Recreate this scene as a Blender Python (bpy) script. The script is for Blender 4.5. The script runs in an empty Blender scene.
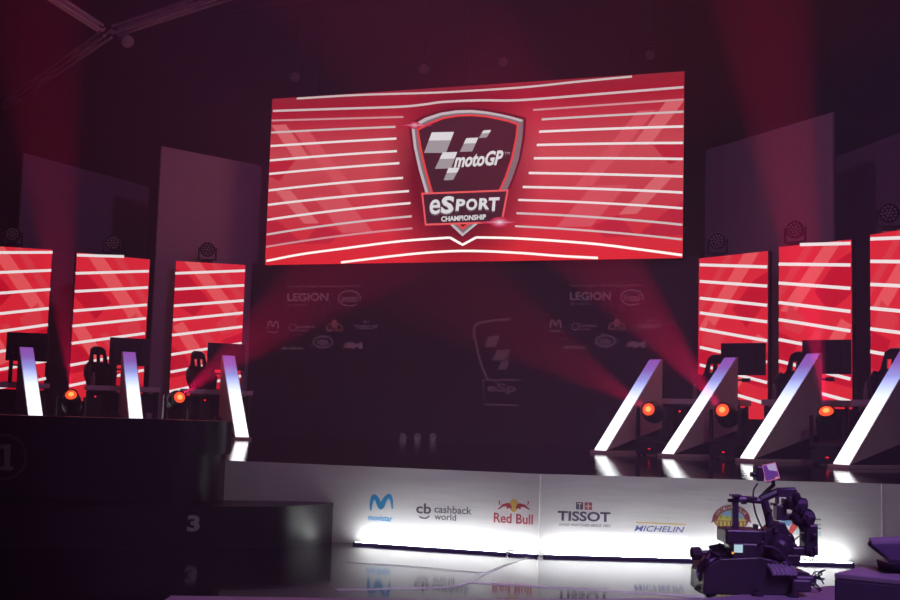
import bpy, bmesh, math, random
from mathutils import Vector as V, Matrix
random.seed(7)
C = bpy.context.scene.collection
sc = bpy.context.scene
sc.view_settings.view_transform = 'Standard'
sc.view_settings.look = 'None'
sc.view_settings.gamma = 1.0
sc.view_settings.exposure = 0.0
sc.view_settings.use_curve_mapping = False
sc.cycles.use_denoising = True
sc.cycles.denoising_prefilter = 'ACCURATE'
sc.cycles.denoising_input_passes = 'RGB_ALBEDO_NORMAL'
sc.cycles.max_bounces = 8
sc.cycles.volume_bounces = 0

# ------------------------------------------------------------------ camera
F = 1200.0
PITCH, ROLL = math.atan(120 / F), math.atan(0.0285)
EYE = V((0, 0, 1.15))
fwd = V((0, math.cos(PITCH), math.sin(PITCH)))
up0 = V((0, -math.sin(PITCH), math.cos(PITCH)))
rt0 = V((1, 0, 0))
cr, sr = math.cos(ROLL), math.sin(ROLL)
IX = rt0 * cr + up0 * sr            # image right
IY = up0 * cr - rt0 * sr            # image up
cam = bpy.data.cameras.new('camera')
cam.sensor_width = 36.0
cam.lens = F * 36.0 / 900.0
cam.clip_end = 200
co = bpy.data.objects.new('camera', cam)
C.objects.link(co)
m = Matrix((IX, IY, -fwd)).transposed().to_4x4()
m.translation = EYE
co.matrix_world = m
sc.camera = co


def ray(px, py):
    return fwd + IX * ((px - 450) / F) - IY * ((py - 300) / F)


def at(px, py, Y):                  # the point of the hall at depth Y seen at (px, py)
    d = ray(px, py)
    return EYE + d * (Y / d.y)


def at_z(px, py, z):
    d = ray(px, py)
    return EYE + d * ((z - EYE.z) / d.z)


def proj(p):
    q = V(p) - EYE
    z = q.dot(fwd)
    return 450 + F * q.dot(IX) / z, 300 - F * q.dot(IY) / z


# --------------------------------------------------------------- materials
MATS = {}


def mat(name, col, rough=0.5, metal=0.0, em=None, es=0.0, noise=0.0, nscale=6.0, bump=0.0, spec=0.5, bscale=None, stretch=None):
    if name in MATS:
        return MATS[name]
    mt = bpy.data.materials.new(name)
    mt.use_nodes = True
    nt = mt.node_tree
    b = nt.nodes['Principled BSDF']
    b.inputs['Base Color'].default_value = (*col, 1)
    b.inputs['Roughness'].default_value = rough
    b.inputs['Metallic'].default_value = metal
    b.inputs['Specular IOR Level'].default_value = spec
    if em:
        b.inputs['Emission Color'].default_value = (*em, 1)
        b.inputs['Emission Strength'].default_value = es
    if noise or bump:
        tc = nt.nodes.new('ShaderNodeTexCoord')
        mp = nt.nodes.new('ShaderNodeMapping')
        if stretch:
            mp.inputs['Scale'].default_value = stretch
        nt.links.new(tc.outputs['Object'], mp.inputs['Vector'])
        n = nt.nodes.new('ShaderNodeTexNoise')
        n.inputs['Scale'].default_value = nscale
        n.inputs['Detail'].default_value = 4
        nt.links.new(mp.outputs['Vector'], n.inputs['Vector'])
        if noise:
            mx = nt.nodes.new('ShaderNodeMix')
            mx.data_type = 'RGBA'
            mx.inputs['A'].default_value = (*[c * (1 - noise) for c in col], 1)
            mx.inputs['B'].default_value = (*[min(1, c * (1 + noise)) for c in col], 1)
            nt.links.new(n.outputs['Fac'], mx.inputs['Factor'])
            nt.links.new(mx.outputs['Result'], b.inputs['Base Color'])
        if bump:
            n2 = nt.nodes.new('ShaderNodeTexNoise')
            n2.inputs['Scale'].default_value = bscale or nscale
            n2.inputs['Detail'].default_value = 2
            nt.links.new(mp.outputs['Vector'], n2.inputs['Vector'])
            bp = nt.nodes.new('ShaderNodeBump')
            bp.inputs['Strength'].default_value = bump
            bp.inputs['Distance'].default_value = 0.02
            nt.links.new(n2.outputs['Fac'], bp.inputs['Height'])
            nt.links.new(bp.outputs['Normal'], b.inputs['Normal'])
    MATS[name] = mt
    return mt


def srgb(r, g, b):
    f = lambda c: (c / 255 / 12.92) if c / 255 <= 0.04045 else ((c / 255 + 0.055) / 1.055) ** 2.4
    return (f(r), f(g), f(b))


def emit(name, rgb, s=1.0, base=(0.01, 0.01, 0.01)):
    if name.startswith('faint'):
        base = (.10, .085, .09)
    return mat(name, base, 0.5, 0, srgb(*rgb), s)


BLACK = mat('black_paint', (0.012, 0.011, 0.013), 0.55, noise=0.3)
SATIN = mat('black_satin', (0.02, 0.018, 0.022), 0.32, noise=0.3)
PLASTIC = mat('dark_plastic', (0.03, 0.027, 0.034), 0.4, noise=0.25, nscale=12)
METAL = mat('dark_metal', (0.10, 0.09, 0.11), 0.35, 0.9, noise=0.2)
GREYBAR = mat('grey_laminate', (0.85, 0.78, 0.80), 0.5, noise=0.15)
FLAT = mat('scenic_paint', (0.72, 0.60, 0.72), 0.8, noise=0.08, nscale=3)
FINM = mat('fin_panel', (0.88, 0.68, 0.66), 0.55, noise=0.12)
CHAIRM = mat('seat_leather', (0.025, 0.02, 0.024), 0.42, noise=0.3, nscale=20)
FLOORM = mat('polished_floor', (0.012, 0.010, 0.013), 0.07, noise=0.3, nscale=2, bump=0.03, bscale=1.4, stretch=(1, 3, 1), spec=0.75)
DECKM = mat('stage_gloss', (0.008, 0.007, 0.009), 0.05, bump=0.10, nscale=2.5, bscale=1.6, stretch=(1, 5, 1), spec=0.6)
BANNER = mat('banner_fabric', (0.66, 0.63, 0.66), 0.75, noise=0.04, nscale=2, bump=0.25, bscale=3.0, stretch=(0.6, 0.6, 4))
PODIUM = mat('podium_laminate', (0.022, 0.019, 0.025), 0.3, noise=0.25, bump=0.02)
CEILM = mat('ceiling_black', (0.010, 0.007, 0.010), 0.9, noise=0.3)
WALLM = mat('wall_black', (0.006, 0.004, 0.006), 0.9, noise=0.3)
LEDOFF = mat('led_wall_face', (0.085, 0.065, 0.080), 0.5, noise=0.15, nscale=30)
RISERM = mat('riser_vinyl', (0.22, 0.20, 0.23), 0.45, noise=0.2)
LENSG = mat('lens_glass', (0.02, 0.02, 0.025), 0.15, spec=0.8)
BEADM = mat('lens_bead', (0.85, 0.8, 0.85), 0.35, noise=0.05)
RED_LED = emit('red_status_led', (255, 20, 30), 2.0)
BLUE_LED = emit('blue_status_led', (170, 190, 255), 1.5)
HOT = emit('orange_lamp', (255, 78, 40), 1.6)
HOTC = emit('orange_lamp_core', (255, 170, 90), 1.6)
BAR = emit('white_light_bar', (243, 248, 240), 50.0)
S_RED = emit('screen_red', (234, 38, 54))
S_LIGHT = emit('screen_light_red', (246, 88, 94))
S_PALE = emit('screen_pale_red', (232, 58, 70))
S_DARK = emit('screen_dark_red', (206, 14, 40))
S_LINE = emit('screen_line', (246, 230, 234), 1.1)
S_LINE2 = emit('screen_line_soft', (222, 156, 164))
S_BRIGHT = emit('screen_line_bright', (255, 246, 244), 1.3)
S_GREY = emit('screen_line_grey', (222, 200, 204))


# ------------------------------------------------------------ mesh builder
class M:
    def __init__(s):
        s.v, s.f, s.mi, s.uv = [], [], [], None

    def add(s, verts, faces, mi=0):
        k = len(s.v)
        s.v += [V(p) for p in verts]
        s.f += [[i + k for i in f] for f in faces]
        s.mi += [mi] * len(faces)
        return s

    def box(s, c, size, rot=None, mi=0, taper=1.0):
        hx, hy, hz = size[0] / 2, size[1] / 2, size[2] / 2
        pts = []
        for z, t in ((-hz, 1), (hz, taper)):
            for x, y in ((-hx, -hy), (hx, -hy), (hx, hy), (-hx, hy)):
                p = V((x * t, y * t, z))
                if rot is not None:
                    p = rot @ p
                pts.append(p + V(c))
        return s.add(pts, [(3, 2, 1, 0), (4, 5, 6, 7), (0, 1, 5, 4), (1, 2, 6, 5), (2, 3, 7, 6), (3, 0, 4, 7)], mi)

    def prism(s, poly, ext, mi=0):
        n = len(poly)
        a = [V(p) for p in poly]
        b = [p + V(ext) for p in a]
        return s.add(a + b, [tuple(range(n))[::-1], tuple(range(n, 2 * n))] +
                     [(i, (i + 1) % n, n + (i + 1) % n, n + i) for i in range(n)], mi)

    def poly(s, pts, mi=0):
        return s.add(pts, [tuple(range(len(pts)))], mi)

    def tube(s, pts, r, n=8, mi=0):
        pts = [V(p) for p in pts]
        rr = r if isinstance(r, (list, tuple)) else [r] * len(pts)
        vs, fs = [], []
        for i, p in enumerate(pts):
            d = (pts[min(i + 1, len(pts) - 1)] - pts[max(i - 1, 0)]).normalized()
            a = d.orthogonal().normalized() if i == 0 else (a - d * a.dot(d)).normalized()
            b = d.cross(a)
            for k in range(n):
                t = 2 * math.pi * k / n
                vs.append(p + (a * math.cos(t) + b * math.sin(t)) * rr[i])
        for i in range(len(pts) - 1):
            for k in range(n):
                fs.append((i * n + k, i * n + (k + 1) % n, (i + 1) * n + (k + 1) % n, (i + 1) * n + k))
        fs.append(tuple(range(n))[::-1])
        fs.append(tuple(range((len(pts) - 1) * n, len(pts) * n)))
        return s.add(vs, fs, mi)

    def lathe(s, prof, o, axis, n=20, mi=0):
        ax = V(axis).normalized()
        a = ax.orthogonal().normalized()
        b = ax.cross(a)
        vs, fs = [], []
        for r, h in prof:
            for k in range(n):
                t = 2 * math.pi * k / n
                vs.append(V(o) + ax * h + (a * math.cos(t) + b * math.sin(t)) * max(r, 1e-4))
        for i in range(len(prof) - 1):
            for k in range(n):
                fs.append((i * n + k, i * n + (k + 1) % n, (i + 1) * n + (k + 1) % n, (i + 1) * n + k))
        fs.append(tuple(range(n))[::-1])
        fs.append(tuple(range((len(prof) - 1) * n, len(prof) * n)))
        return s.add(vs, fs, mi)

    def build(s, name, mats, parent=None, world=False, bevel=0.0, smooth=False, seg=2):
        me = bpy.data.meshes.new(name)
        vs = s.v
        if world and parent is not None:
            inv = world_matrix(parent).inverted()
            vs = [inv @ p for p in vs]
        me.from_pydata([tuple(p) for p in vs], [], s.f)
        if not isinstance(mats, (list, tuple)):
            mats = [mats]
        for mm in mats:
            me.materials.append(mm)
        for p, i in zip(me.polygons, s.mi):
            p.material_index = i
            p.use_smooth = smooth
        me.update()
        o = bpy.data.objects.new(name, me)
        C.objects.link(o)
        if parent is not None:
            o.parent = parent
        if bevel:
            bv = o.modifiers.new('bevel', 'BEVEL')
            bv.width = bevel
            bv.segments = seg
            bv.limit_method = 'ANGLE'
        if smooth:
            me.set_sharp_from_angle(angle=math.radians(40))
        return o


def world_matrix(o):
    mw = Matrix.LocRotScale(o.location, o.rotation_euler, None)
    return (world_matrix(o.parent) @ mw) if o.parent else mw


def tag(o, label, cat, group=None, kind=None):
    o['label'] = label
    o['category'] = cat
    if group:
        o['group'] = group
    if kind:
        o['kind'] = kind
    return o


def thing(name, label, cat, loc=(0, 0, 0), rz=0.0, group=None):
    o = bpy.data.objects.new(name, None)
    o.empty_display_size = 0.2
    C.objects.link(o)
    o.location = loc
    o.rotation_euler = (0, 0, rz)
    return tag(o, label, cat, group)


def struct(name, mb, mats, **k):
    o = mb.build(name, mats, **k)
    o['kind'] = 'structure'
    return o


def dup(root, loc, rz, label):
    r = root.copy()
    C.objects.link(r)
    r.location = loc
    r.rotation_euler = (0, 0, rz)
    r['label'] = label
    for ch in list(root.children):
        c = ch.copy()
        C.objects.link(c)
        c.parent = r
        for g in list(ch.children):
            d = g.copy()
            C.objects.link(d)
            d.parent = c
    return r


def curve(pts, n=24):               # smooth path through the points
    P = [V(p) for p in pts]
    P = [P[0] * 2 - P[1]] + P + [P[-1] * 2 - P[-2]]
    out = []
    for i in range(1, len(P) - 2):
        a, b, c, d = P[i - 1:i + 3]
        for k in range(n):
            t = k / n
            out.append(0.5 * ((2 * b) + (c - a) * t + (2 * a - 5 * b + 4 * c - d) * t * t + (3 * b - a - 3 * c + d) * t ** 3))
    out.append(P[-2])
    return out


# a flat printed / lit surface: O origin, U along it, Z up, N towards the hall
class Plane:
    def __init__(s, O, U):
        s.O = V(O)
        s.U = V((U[0], U[1], 0)).normalized()
        s.N = V((s.U.y, -s.U.x, 0))

    def uv(s, px, py):
        d = ray(px, py)
        p = EYE + d * ((s.O - EYE).dot(s.N) / d.dot(s.N))
        return (p - s.O).dot(s.U), p.z - s.O.z

    def p(s, u, v, off=0.0):
        return s.O + s.U * u + V((0, 0, v)) + s.N * off

    def poly(s, mb, pxs, off, mi=0):
        mb.poly([s.p(*s.uv(*q), off) for q in pxs], mi)

    def uvpoly(s, mb, uvs, off, mi=0):
        mb.poly([s.p(u, v, off) for u, v in uvs], mi)

    lim = None

    def stroke(s, mb, pxs, w, off, mi=0, n=0, closed=False):
        q = [s.uv(*a) for a in pxs]
        if s.lim:
            q = [(min(s.lim[1], max(s.lim[0], a)), min(s.lim[3], max(s.lim[2], b_))) for a, b_ in q]
        if n:
            q = [(a.x, a.y) for a in curve([(x, y, 0) for x, y in q], n)]
        N = len(q)
        ws = w if isinstance(w, (list, tuple)) else [w] * N
        if len(ws) != N:
            ws = [ws[min(len(ws) - 1, int(i / (N - 1) * (len(ws) - 1)))] + (ws[min(len(ws) - 1, int(i / (N - 1) * (len(ws) - 1)) + 1)] - ws[min(len(ws) - 1, int(i / (N - 1) * (len(ws) - 1)))]) * (i / (N - 1) * (len(ws) - 1) % 1) for i in range(N)]
        L, R = [], []
        for i in range(N):
            a = q[(i - 1) % N] if closed else q[max(0, i - 1)]
            b = q[(i + 1) % N] if closed else q[min(N - 1, i + 1)]
            dx, dy = b[0] - a[0], b[1] - a[1]
            l = math.hypot(dx, dy) or 1
            nx, ny = -dy / l * ws[i] / 2, dx / l * ws[i] / 2
            L.append((q[i][0] + nx, q[i][1] + ny))
            R.append((q[i][0] - nx, q[i][1] - ny))
        vs = [s.p(u, v, off) for u, v in L + R]
        fs = [(N + i, N + (i + 1) % N, (i + 1) % N, i) for i in range(N if closed else N - 1)]
        mb.add(vs, fs, mi)

    def ellipse(s, mb, px, py, rx, ry, off, mi=0, n=24, a0=0, a1=360, ring=0.0):
        pts = [(px + rx * math.cos(math.radians(a0 + (a1 - a0) * k / n)), py - ry * math.sin(math.radians(a0 + (a1 - a0) * k / n))) for k in range(n + 1)]
        if ring:
            s.stroke(mb, pts, ring, off, mi)
        else:
            s.poly(mb, pts[:-1] if a1 - a0 == 360 else pts, off, mi)

    def text(s, mb, body, x0, y0, x1, y1, off, mi=0, bold=0.0, shear=0.0, slope=0.0):
        """lettering fitted to the box it fills on this surface"""
        vs, fs = glyphs(body, bold, shear)
        xc, yc = (x0 + x1) / 2, (y0 + y1) / 2
        ua, ub = s.uv(x0, yc)[0], s.uv(x1, yc)[0]
        va, vb = s.uv(xc, y1)[1], s.uv(xc, y0)[1]
        mb.add([s.p(ua + (ub - ua) * x, va + (vb - va) * y + slope * (ub - ua) * (x - .5), off) for x, y in vs], fs, mi)


_gl = {}


def glyphs(body, bold, shear):
    k = (body, bold, shear)
    if k in _gl:
        return _gl[k]
    cu = bpy.data.curves.new('lettering', 'FONT')
    cu.body = body
    cu.resolution_u = 3
    cu.offset = bold
    cu.shear = shear
    ob = bpy.data.objects.new('lettering', cu)
    C.objects.link(ob)
    dg = bpy.context.evaluated_depsgraph_get()
    me = bpy.data.meshes.new_from_object(ob.evaluated_get(dg))
    vs = [(v.co.x, v.co.y) for v in me.vertices]
    fs = [tuple(p.vertices) for p in me.polygons]
    bpy.data.objects.remove(ob)
    bpy.data.curves.remove(cu)
    bpy.data.meshes.remove(me)
    x0, x1 = min(v[0] for v in vs), max(v[0] for v in vs)
    y0, y1 = min(v[1] for v in vs), max(v[1] for v in vs)
    vs = [((x - x0) / (x1 - x0), (y - y0) / (y1 - y0)) for x, y in vs]
    _gl[k] = (vs, fs)
    return _gl[k]


# ================================================================= setting
HS = 0.703                           # stage height
struct('floor', M().box((0, 17, -0.1), (44, 50, 0.2)), FLOORM)
struct('ceiling', M().box((0, 17, 11.1), (44, 50, 0.2)), CEILM)
struct('wall_back', M().box((0, 38, 5.5), (44, 0.3, 11)), WALLM)
struct('wall_left', M().box((-19, 17, 5.5), (0.3, 41.6, 11)), WALLM)
struct('wall_right', M().box((19, 17, 5.5), (0.3, 41.6, 11)), WALLM)

# haze
hz = bpy.data.materials.new('stage_haze')
hz.use_nodes = True
nt = hz.node_tree
nt.nodes.remove(nt.nodes['Principled BSDF'])
vsn = nt.nodes.new('ShaderNodeVolumeScatter')
vsn.inputs['Color'].default_value = (0.98, 0.78, 0.95, 1)
vsn.inputs['Density'].default_value = 0.0105
nt.links.new(vsn.outputs['Volume'], nt.nodes['Material Output'].inputs['Volume'])
haze = M().box((0, 17.3, 5.5), (37.4, 40.8, 10.98)).build('haze', hz)
tag(haze, 'thin stage haze filling the hall and showing the red beams', 'haze', kind='stuff')

# =================================================================== stage
A, B, D_ = at_z(-150, 444.2, HS), at_z(540, 473.9, HS), at_z(1000, 487.0, HS)
st = thing('stage_platform', 'long low stage with glossy black deck and white printed front', 'stage', (B.x, B.y, 0))
deck_poly = [A, B, D_, V((12, 10, HS)), V((14, 33, HS)), V((-15, 33, HS)), V((-14, 17, HS))]
M().prism([p - V((0, 0, 0.06)) for p in deck_poly], (0, 0, 0.06)).build('deck', DECKM, st, world=True)
PL = Plane((A.x, A.y, 0), B - A)
PR = Plane((B.x, B.y, 0), D_ - B)
lenL, lenR = (B - A).length, (D_ - B).length


def banner(P, L):
    mb = M()
    nx, nz = int(L * 6), 8
    vs = [P.p(L * i / nx, (HS - 0.062) * j / nz, 0) for j in range(nz + 1) for i in range(nx + 1)]
    fs = [(j * (nx + 1) + i, j * (nx + 1) + i + 1, (j + 1) * (nx + 1) + i + 1, (j + 1) * (nx + 1) + i) for j in range(nz) for i in range(nx)]
    mb.add(vs, fs)
    mb.add([P.p(0, HS, 0.001), P.p(L, HS, 0.001), P.p(L, HS - .064, 0.001), P.p(0, HS - .064, 0.001)], [(3, 2, 1, 0)])
    mb.box(P.p(L / 2, HS / 2 - .03, -0.1), (L, 0.02, HS - .1), Matrix.Rotation(math.atan2(P.U.y, P.U.x), 3, 'Z'))
    return mb.build('fascia', BANNER, st, world=True)


faL, faR = banner(PL, lenL), banner(PR, lenR)
# seam at the corner and one further right
M().tube([PR.p(0, 0, 0.004), PR.p(0, HS, 0.004)], 0.006, 6).build('seam', GREYBAR, faR, world=True)
u = PR.uv(882, 520)[0]
M().tube([PR.p(u, 0, 0.002), PR.p(u, HS, 0.002)], 0.004, 6).build('seam', GREYBAR, faR, world=True)

INK_BLUE = mat('ink_blue', (0.01, 0.27, 0.60), 0.7)
INK_DARK = mat('ink_navy', (0.03, 0.022, 0.06), 0.7)
INK_RED = mat('ink_red', (0.42, 0.02, 0.05), 0.7)
INK_YEL = mat('ink_yellow', (0.62, 0.40, 0.06), 0.7)
INK_MBLUE = mat('ink_royal', (0.02, 0.045, 0.26), 0.7)
INK_MAROON = mat('ink_maroon', (0.20, 0.012, 0.035), 0.7)
INK_OLIVE = mat('ink_olive', (0.42, 0.40, 0.06), 0.7)
INK_GREEN = mat('ink_green', (0.20, 0.27, 0.05), 0.7)
INK_SKY = mat('ink_sky', (0.16, 0.30, 0.50), 0.7)
INK_CREAM = mat('ink_cream', (0.62, 0.52, 0.45), 0.7)
INK_GREY = mat('ink_grey', (0.16, 0.17, 0.20), 0.7)
INK_ORANGE = mat('ink_scarlet', (0.55, 0.05, 0.04), 0.7)
OF = 0.0012


def zz(x, y, ox, oy, s):
    return (ox + x / s, oy + y / s)


# blue letter m
mb = M()
q = [zz(x, y, 340, 480, 4.5) for x, y in ((139, 137), (140, 108), (148, 80), (157, 74), (168, 88), (184, 122), (200, 92), (214, 74), (224, 74), (232, 92), (236, 130))]
PL.stroke(mb, q, [0.016, 0.03, 0.042, 0.036, 0.044, 0.05, 0.044, 0.036, 0.042, 0.03, 0.016], OF, 0, n=4)
PL.text(mb, 'movistar', 368, 515.2, 392.6, 521, OF, 0, 0.03)
o = mb.build('printed_logo', INK_BLUE, faL, world=True); o['label'] = 'bright blue wavy letter over a small blue word'
# cb cashback world
mb = M()
PL.text(mb, 'cb', 416.2, 503.3, 431.3, 513.7, OF, 0, 0.02)
PL.stroke(mb, [zz(x, y, 340, 480, 4.5) for x, y in ((357, 163), (368, 170), (383, 172), (395, 168), (402, 160))], 0.013, OF, 0, n=4)
PL.text(mb, 'cashback', 434.4, 506.2, 471.8, 513.6, OF, 0, 0.012)
PL.text(mb, 'world', 434.4, 513.8, 456.2, 520.2, OF, 0, 0.012)
o = mb.build('printed_logo', INK_DARK, faL, world=True); o['label'] = 'navy two letters with a smile beside two words'
# sun and two bulls
mb = M()
Z = lambda x, y: zz(x, y, 485, 490, 15)
c = Z(432, 232)
PL.ellipse(mb, c[0], c[1], 4.3, 6.6, OF, 1)
for s in (1, -1):
    K = lambda x, y: Z(432 + s * (x - 432), y + (0 if s == 1 else 6))
    for pl in ([(370, 205), (345, 190), (300, 205), (262, 215), (238, 240), (245, 262), (290, 248), (330, 250), (365, 262), (392, 285), (404, 262), (392, 225)],
               [(238, 240), (215, 268), (190, 272), (196, 290), (235, 278), (262, 258)],
               [(232, 215), (222, 190), (226, 160), (210, 155), (205, 190), (216, 222)],
               [(330, 250), (322, 275), (345, 285), (365, 262)]):
        pts = [K(x, y) for x, y in pl]
        PL.poly(mb, pts if s == 1 else pts[::-1], OF + .0002, 0)
PL.text(mb, 'Red Bull', 493.8, 513.6, 533.0, 523.6, OF, 0, 0.02)
o = mb.build('printed_logo', [INK_RED, INK_YEL], faL, world=True); o['label'] = 'two red bulls before a yellow sun over two red words'
# watch maker
mb = M()
Z = lambda x, y: zz(x, y, 550, 495, 12.86)
PR.poly(mb, [Z(335, 90), Z(335, 183), Z(425, 187), Z(425, 94)], OF, 0)
PR.poly(mb, [Z(446, 94), Z(446, 188), Z(540, 192), Z(540, 98)], OF, 1)
for r in ((483, 108, 503, 180), (457, 133, 530, 154)):
    PR.poly(mb, [Z(r[0], r[1]), Z(r[0], r[3]), Z(r[2], r[3] + 1), Z(r[2], r[1] + 1)], OF + .0003, 2)
PR.text(mb, 'T', *Z(350, 105), *Z(410, 178), OF + .0003, 2, 0.02)
PR.text(mb, 'TISSOT', *Z(98, 212), *Z(778, 340), OF, 0, 0.03)
PR.text(mb, 'SWISS WATCHES SINCE 1853', *Z(118, 372), *Z(775, 406), OF, 0, 0.012)
o = mb.build('printed_logo', [INK_DARK, INK_RED, INK_CREAM, INK_GREY], faR, world=True); o['label'] = 'navy and red squares over one big dark word'
# tyre maker word
mb = M()
Z = lambda x, y: zz(x, y, 520, 480, 4.5)
PR.poly(mb, [Z(522, 188), Z(521, 193), Z(745, 203), Z(746, 198)], OF, 1)
PR.text(mb, 'MICHELIN', *Z(514, 207), *Z(741, 234), OF, 0, 0.012, 0.3)
o = mb.build('printed_logo', [INK_MBLUE, INK_YEL], faR, world=True); o['label'] = 'slanted blue word under a thin yellow line'
# oval badge with a red band and yellow arcade
mb = M()
Z = lambda x, y: zz(x, y, 705, 498, 15)
cx, cy = 393, 310
pts = [Z(cx + 270 * math.cos(t), cy - 178 * math.sin(t)) for t in [2 * math.pi * k / 40 for k in range(40)]]
PR.poly(mb, pts, OF, 0)
PR.poly(mb, [Z(cx + 250 * math.cos(t), cy - 160 * math.sin(t)) for t in [2 * math.pi * k / 40 for k in range(40)]], OF + .0002, 1)
PR.poly(mb, [Z(215, 300), Z(590, 310), Z(560, 240), Z(470, 195), Z(320, 190), Z(240, 235)], OF + .0003, 3)
for k in range(6):
    PR.poly(mb, [Z(190 + k * 30, 250 + 5 * k), Z(175 + k * 35, 300), Z(225 + k * 35, 305), Z(222 + k * 30, 235 + 8 * k)], OF + .00035, 2 if k in (1, 4) else 1)
PR.poly(mb, [Z(300, 215), Z(300, 270), Z(405, 275), Z(405, 215)], OF + .0004, 3)
PR.poly(mb, [Z(150, 332), Z(150, 342), Z(640, 360), Z(640, 350)], OF + .0004, 0)
for x in (200, 258, 318, 372, 430, 505, 560, 610):
    PR.poly(mb, [Z(x, 350), Z(x, 440 - abs(x - 393) * .12), Z(x + 20, 441 - abs(x - 393) * .12), Z(x + 20, 351)], OF + .0004, 0)
arc = lambda r0, r1, a0, a1, n: [(r0, a0 + (a1 - a0) * k / n) for k in range(n + 1)] + [(r1, a1 - (a1 - a0) * k / n) for k in range(n + 1)]
outer = [Z(cx + 285 * math.cos(math.radians(a)), cy + 25 - 232 * math.sin(math.radians(a))) for a in range(180, -1, -9)]
inner = [Z(cx + 200 * math.cos(math.radians(a)), cy + 10 - 135 * math.sin(math.radians(a))) for a in range(0, 181, 9)]
n = len(outer)
vs = [PR.p(*PR.uv(*p_), OF + .0005) for p_ in outer + inner[::-1]]
mb.add(vs, [(i, n + i, n + i + 1, i + 1) for i in range(n - 1)], 4)
PR.poly(mb, [Z(108, 325), Z(90, 375), Z(135, 350), Z(190, 330)], OF + .0006, 4)
PR.poly(mb, [Z(678, 330), Z(700, 378), Z(655, 355), Z(595, 325)], OF + .0006, 4)
for body, a0, a1 in (('CORTIZAN', 152, 88), ('ULAR', 60, 30)):
    for k, ch in enumerate(body):
        a = math.radians(a0 + (a1 - a0) * k / (len(body) - 1))
        x, y = cx + 243 * math.cos(a), cy + 18 - 186 * math.sin(a)
        g, gf = glyphs(ch, 0.01, 0)
        rot = math.pi / 2 - a
        rot *= .75
        pp = []
        for gx, gy in g:
            lx, ly = (gx - .5) * 30, (gy - .5) * 44
            pp.append(PR.p(*PR.uv(*Z(x + lx * math.cos(rot) + ly * math.sin(rot), y + lx * math.sin(rot) - ly * math.cos(rot))), OF + .0007))
        mb.add(pp, gf, 5)
o = mb.build('printed_logo', [INK_MAROON, INK_OLIVE, INK_GREEN, INK_SKY, INK_MAROON, INK_CREAM], faR, world=True)
o['label'] = 'oval yellow badge under an arched dark red band'
# slanted stripes and grey letter
mb = M()
Z = lambda x, y: zz(x, y, 775, 495, 13.33)
PR.poly(mb, [Z(60, 330), Z(185, 420), Z(255, 333)], OF, 0)
PR.poly(mb, [Z(255, 333), Z(150, 530), Z(215, 535), Z(300, 430), Z(275, 335)], OF, 1)
PR.poly(mb, [Z(300, 430), Z(215, 535), Z(330, 530), Z(345, 490)], OF, 2)
for a, b_ in ((312, 335), (385, 400), (430, 455), (480, 545)):
    PR.poly(mb, [Z(400, a), Z(400, b_), Z(612, b_ + 3), Z(612, a + 3)], OF, 3 if b_ < 500 else 2)
o = mb.build('printed_logo', [INK_SKY, INK_ORANGE, mat('ink_pale', (0.45, 0.52, 0.55), 0.7), INK_GREY], faR, world=True)
o['label'] = 'blue and red slanted stripes beside grey lettering'

# light bars lying along the foot of the banner
def light_bar(P, x0, y0, x1, y1, label):
    ua, ub = P.uv(x0, y0)[0], P.uv(x1, y1)[0]
    mid = P.p((ua + ub) / 2, 0, 0.10)
    rz = math.atan2(P.U.y, P.U.x)
    t = thing('light_bar', label, 'light bar', mid, rz, 'light bars along the stage front')
    L = ub - ua
    mb = M()
    mb.box((0, 0, 0.008), (L, 0.05, 0.016)).box((0, -0.022, 0.012), (L, 0.006, 0.024))
    mb.build('housing', mat('bar_housing', (0.30, 0.26, 0.80), 0.4, 0.0, noise=.1), t, bevel=0.003)
    M().box((0, 0.004, 0.019), (L - 0.03, 0.034, 0.008)).build('diffuser', BAR, t, bevel=0.002)
    mb = M()
    for s in (-1, 1):
        M().box((s * (L / 2 - 0.01), 0, 0.012), (0.015, 0.054, 0.024)).build('end_cap', SATIN, t, bevel=0.002)
    return t


light_bar(PL, 358, 545, 510, 552, 'white light bar at the foot of the banner nearest the low black podium')
light_bar(PL, 512, 552, 541, 553.4, 'short white light bar at the corner of the white banner')
light_bar(PR, 542, 553.5, 694, 561, 'white light bar under the blue slanted word on the banner')
light_bar(PR, 697, 561, 850, 567, 'white light bar behind the camera rig, rightmost on the floor')

# ============================================================== led screens
dirW = V((0.945, -0.327, 0)).normalized()
W0 = at_z(415, 440, HS)
PW = Plane((W0.x, W0.y, HS), dirW)
uL, uR = PW.uv(249, 350)[0], PW.uv(699, 350)[0]
vT = PW.uv(450, 262)[1] + 0.05
lw = thing('led_wall', 'wide dark led wall under the big red screen with faint sponsor marks', 'led wall', PW.p((uL + uR) / 2, 0, 0), math.atan2(dirW.y, dirW.x))
mb = M()
mb.box(PW.p((uL + uR) / 2, vT / 2, -0.06), (uR - uL, 0.12, vT), Matrix.Rotation(math.atan2(dirW.y, dirW.x), 3, 'Z'))
mb.build('panel', LEDOFF, lw, world=True)
G1 = emit('faint_grey', (74, 46, 62)); G2 = emit('faint_red', (84, 34, 42)); G3 = emit('faint_dim', (56, 33, 46))
GFLORAL = emit('faint_floral', (92, 74, 88))  # pale tone of the three small floral marks
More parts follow.
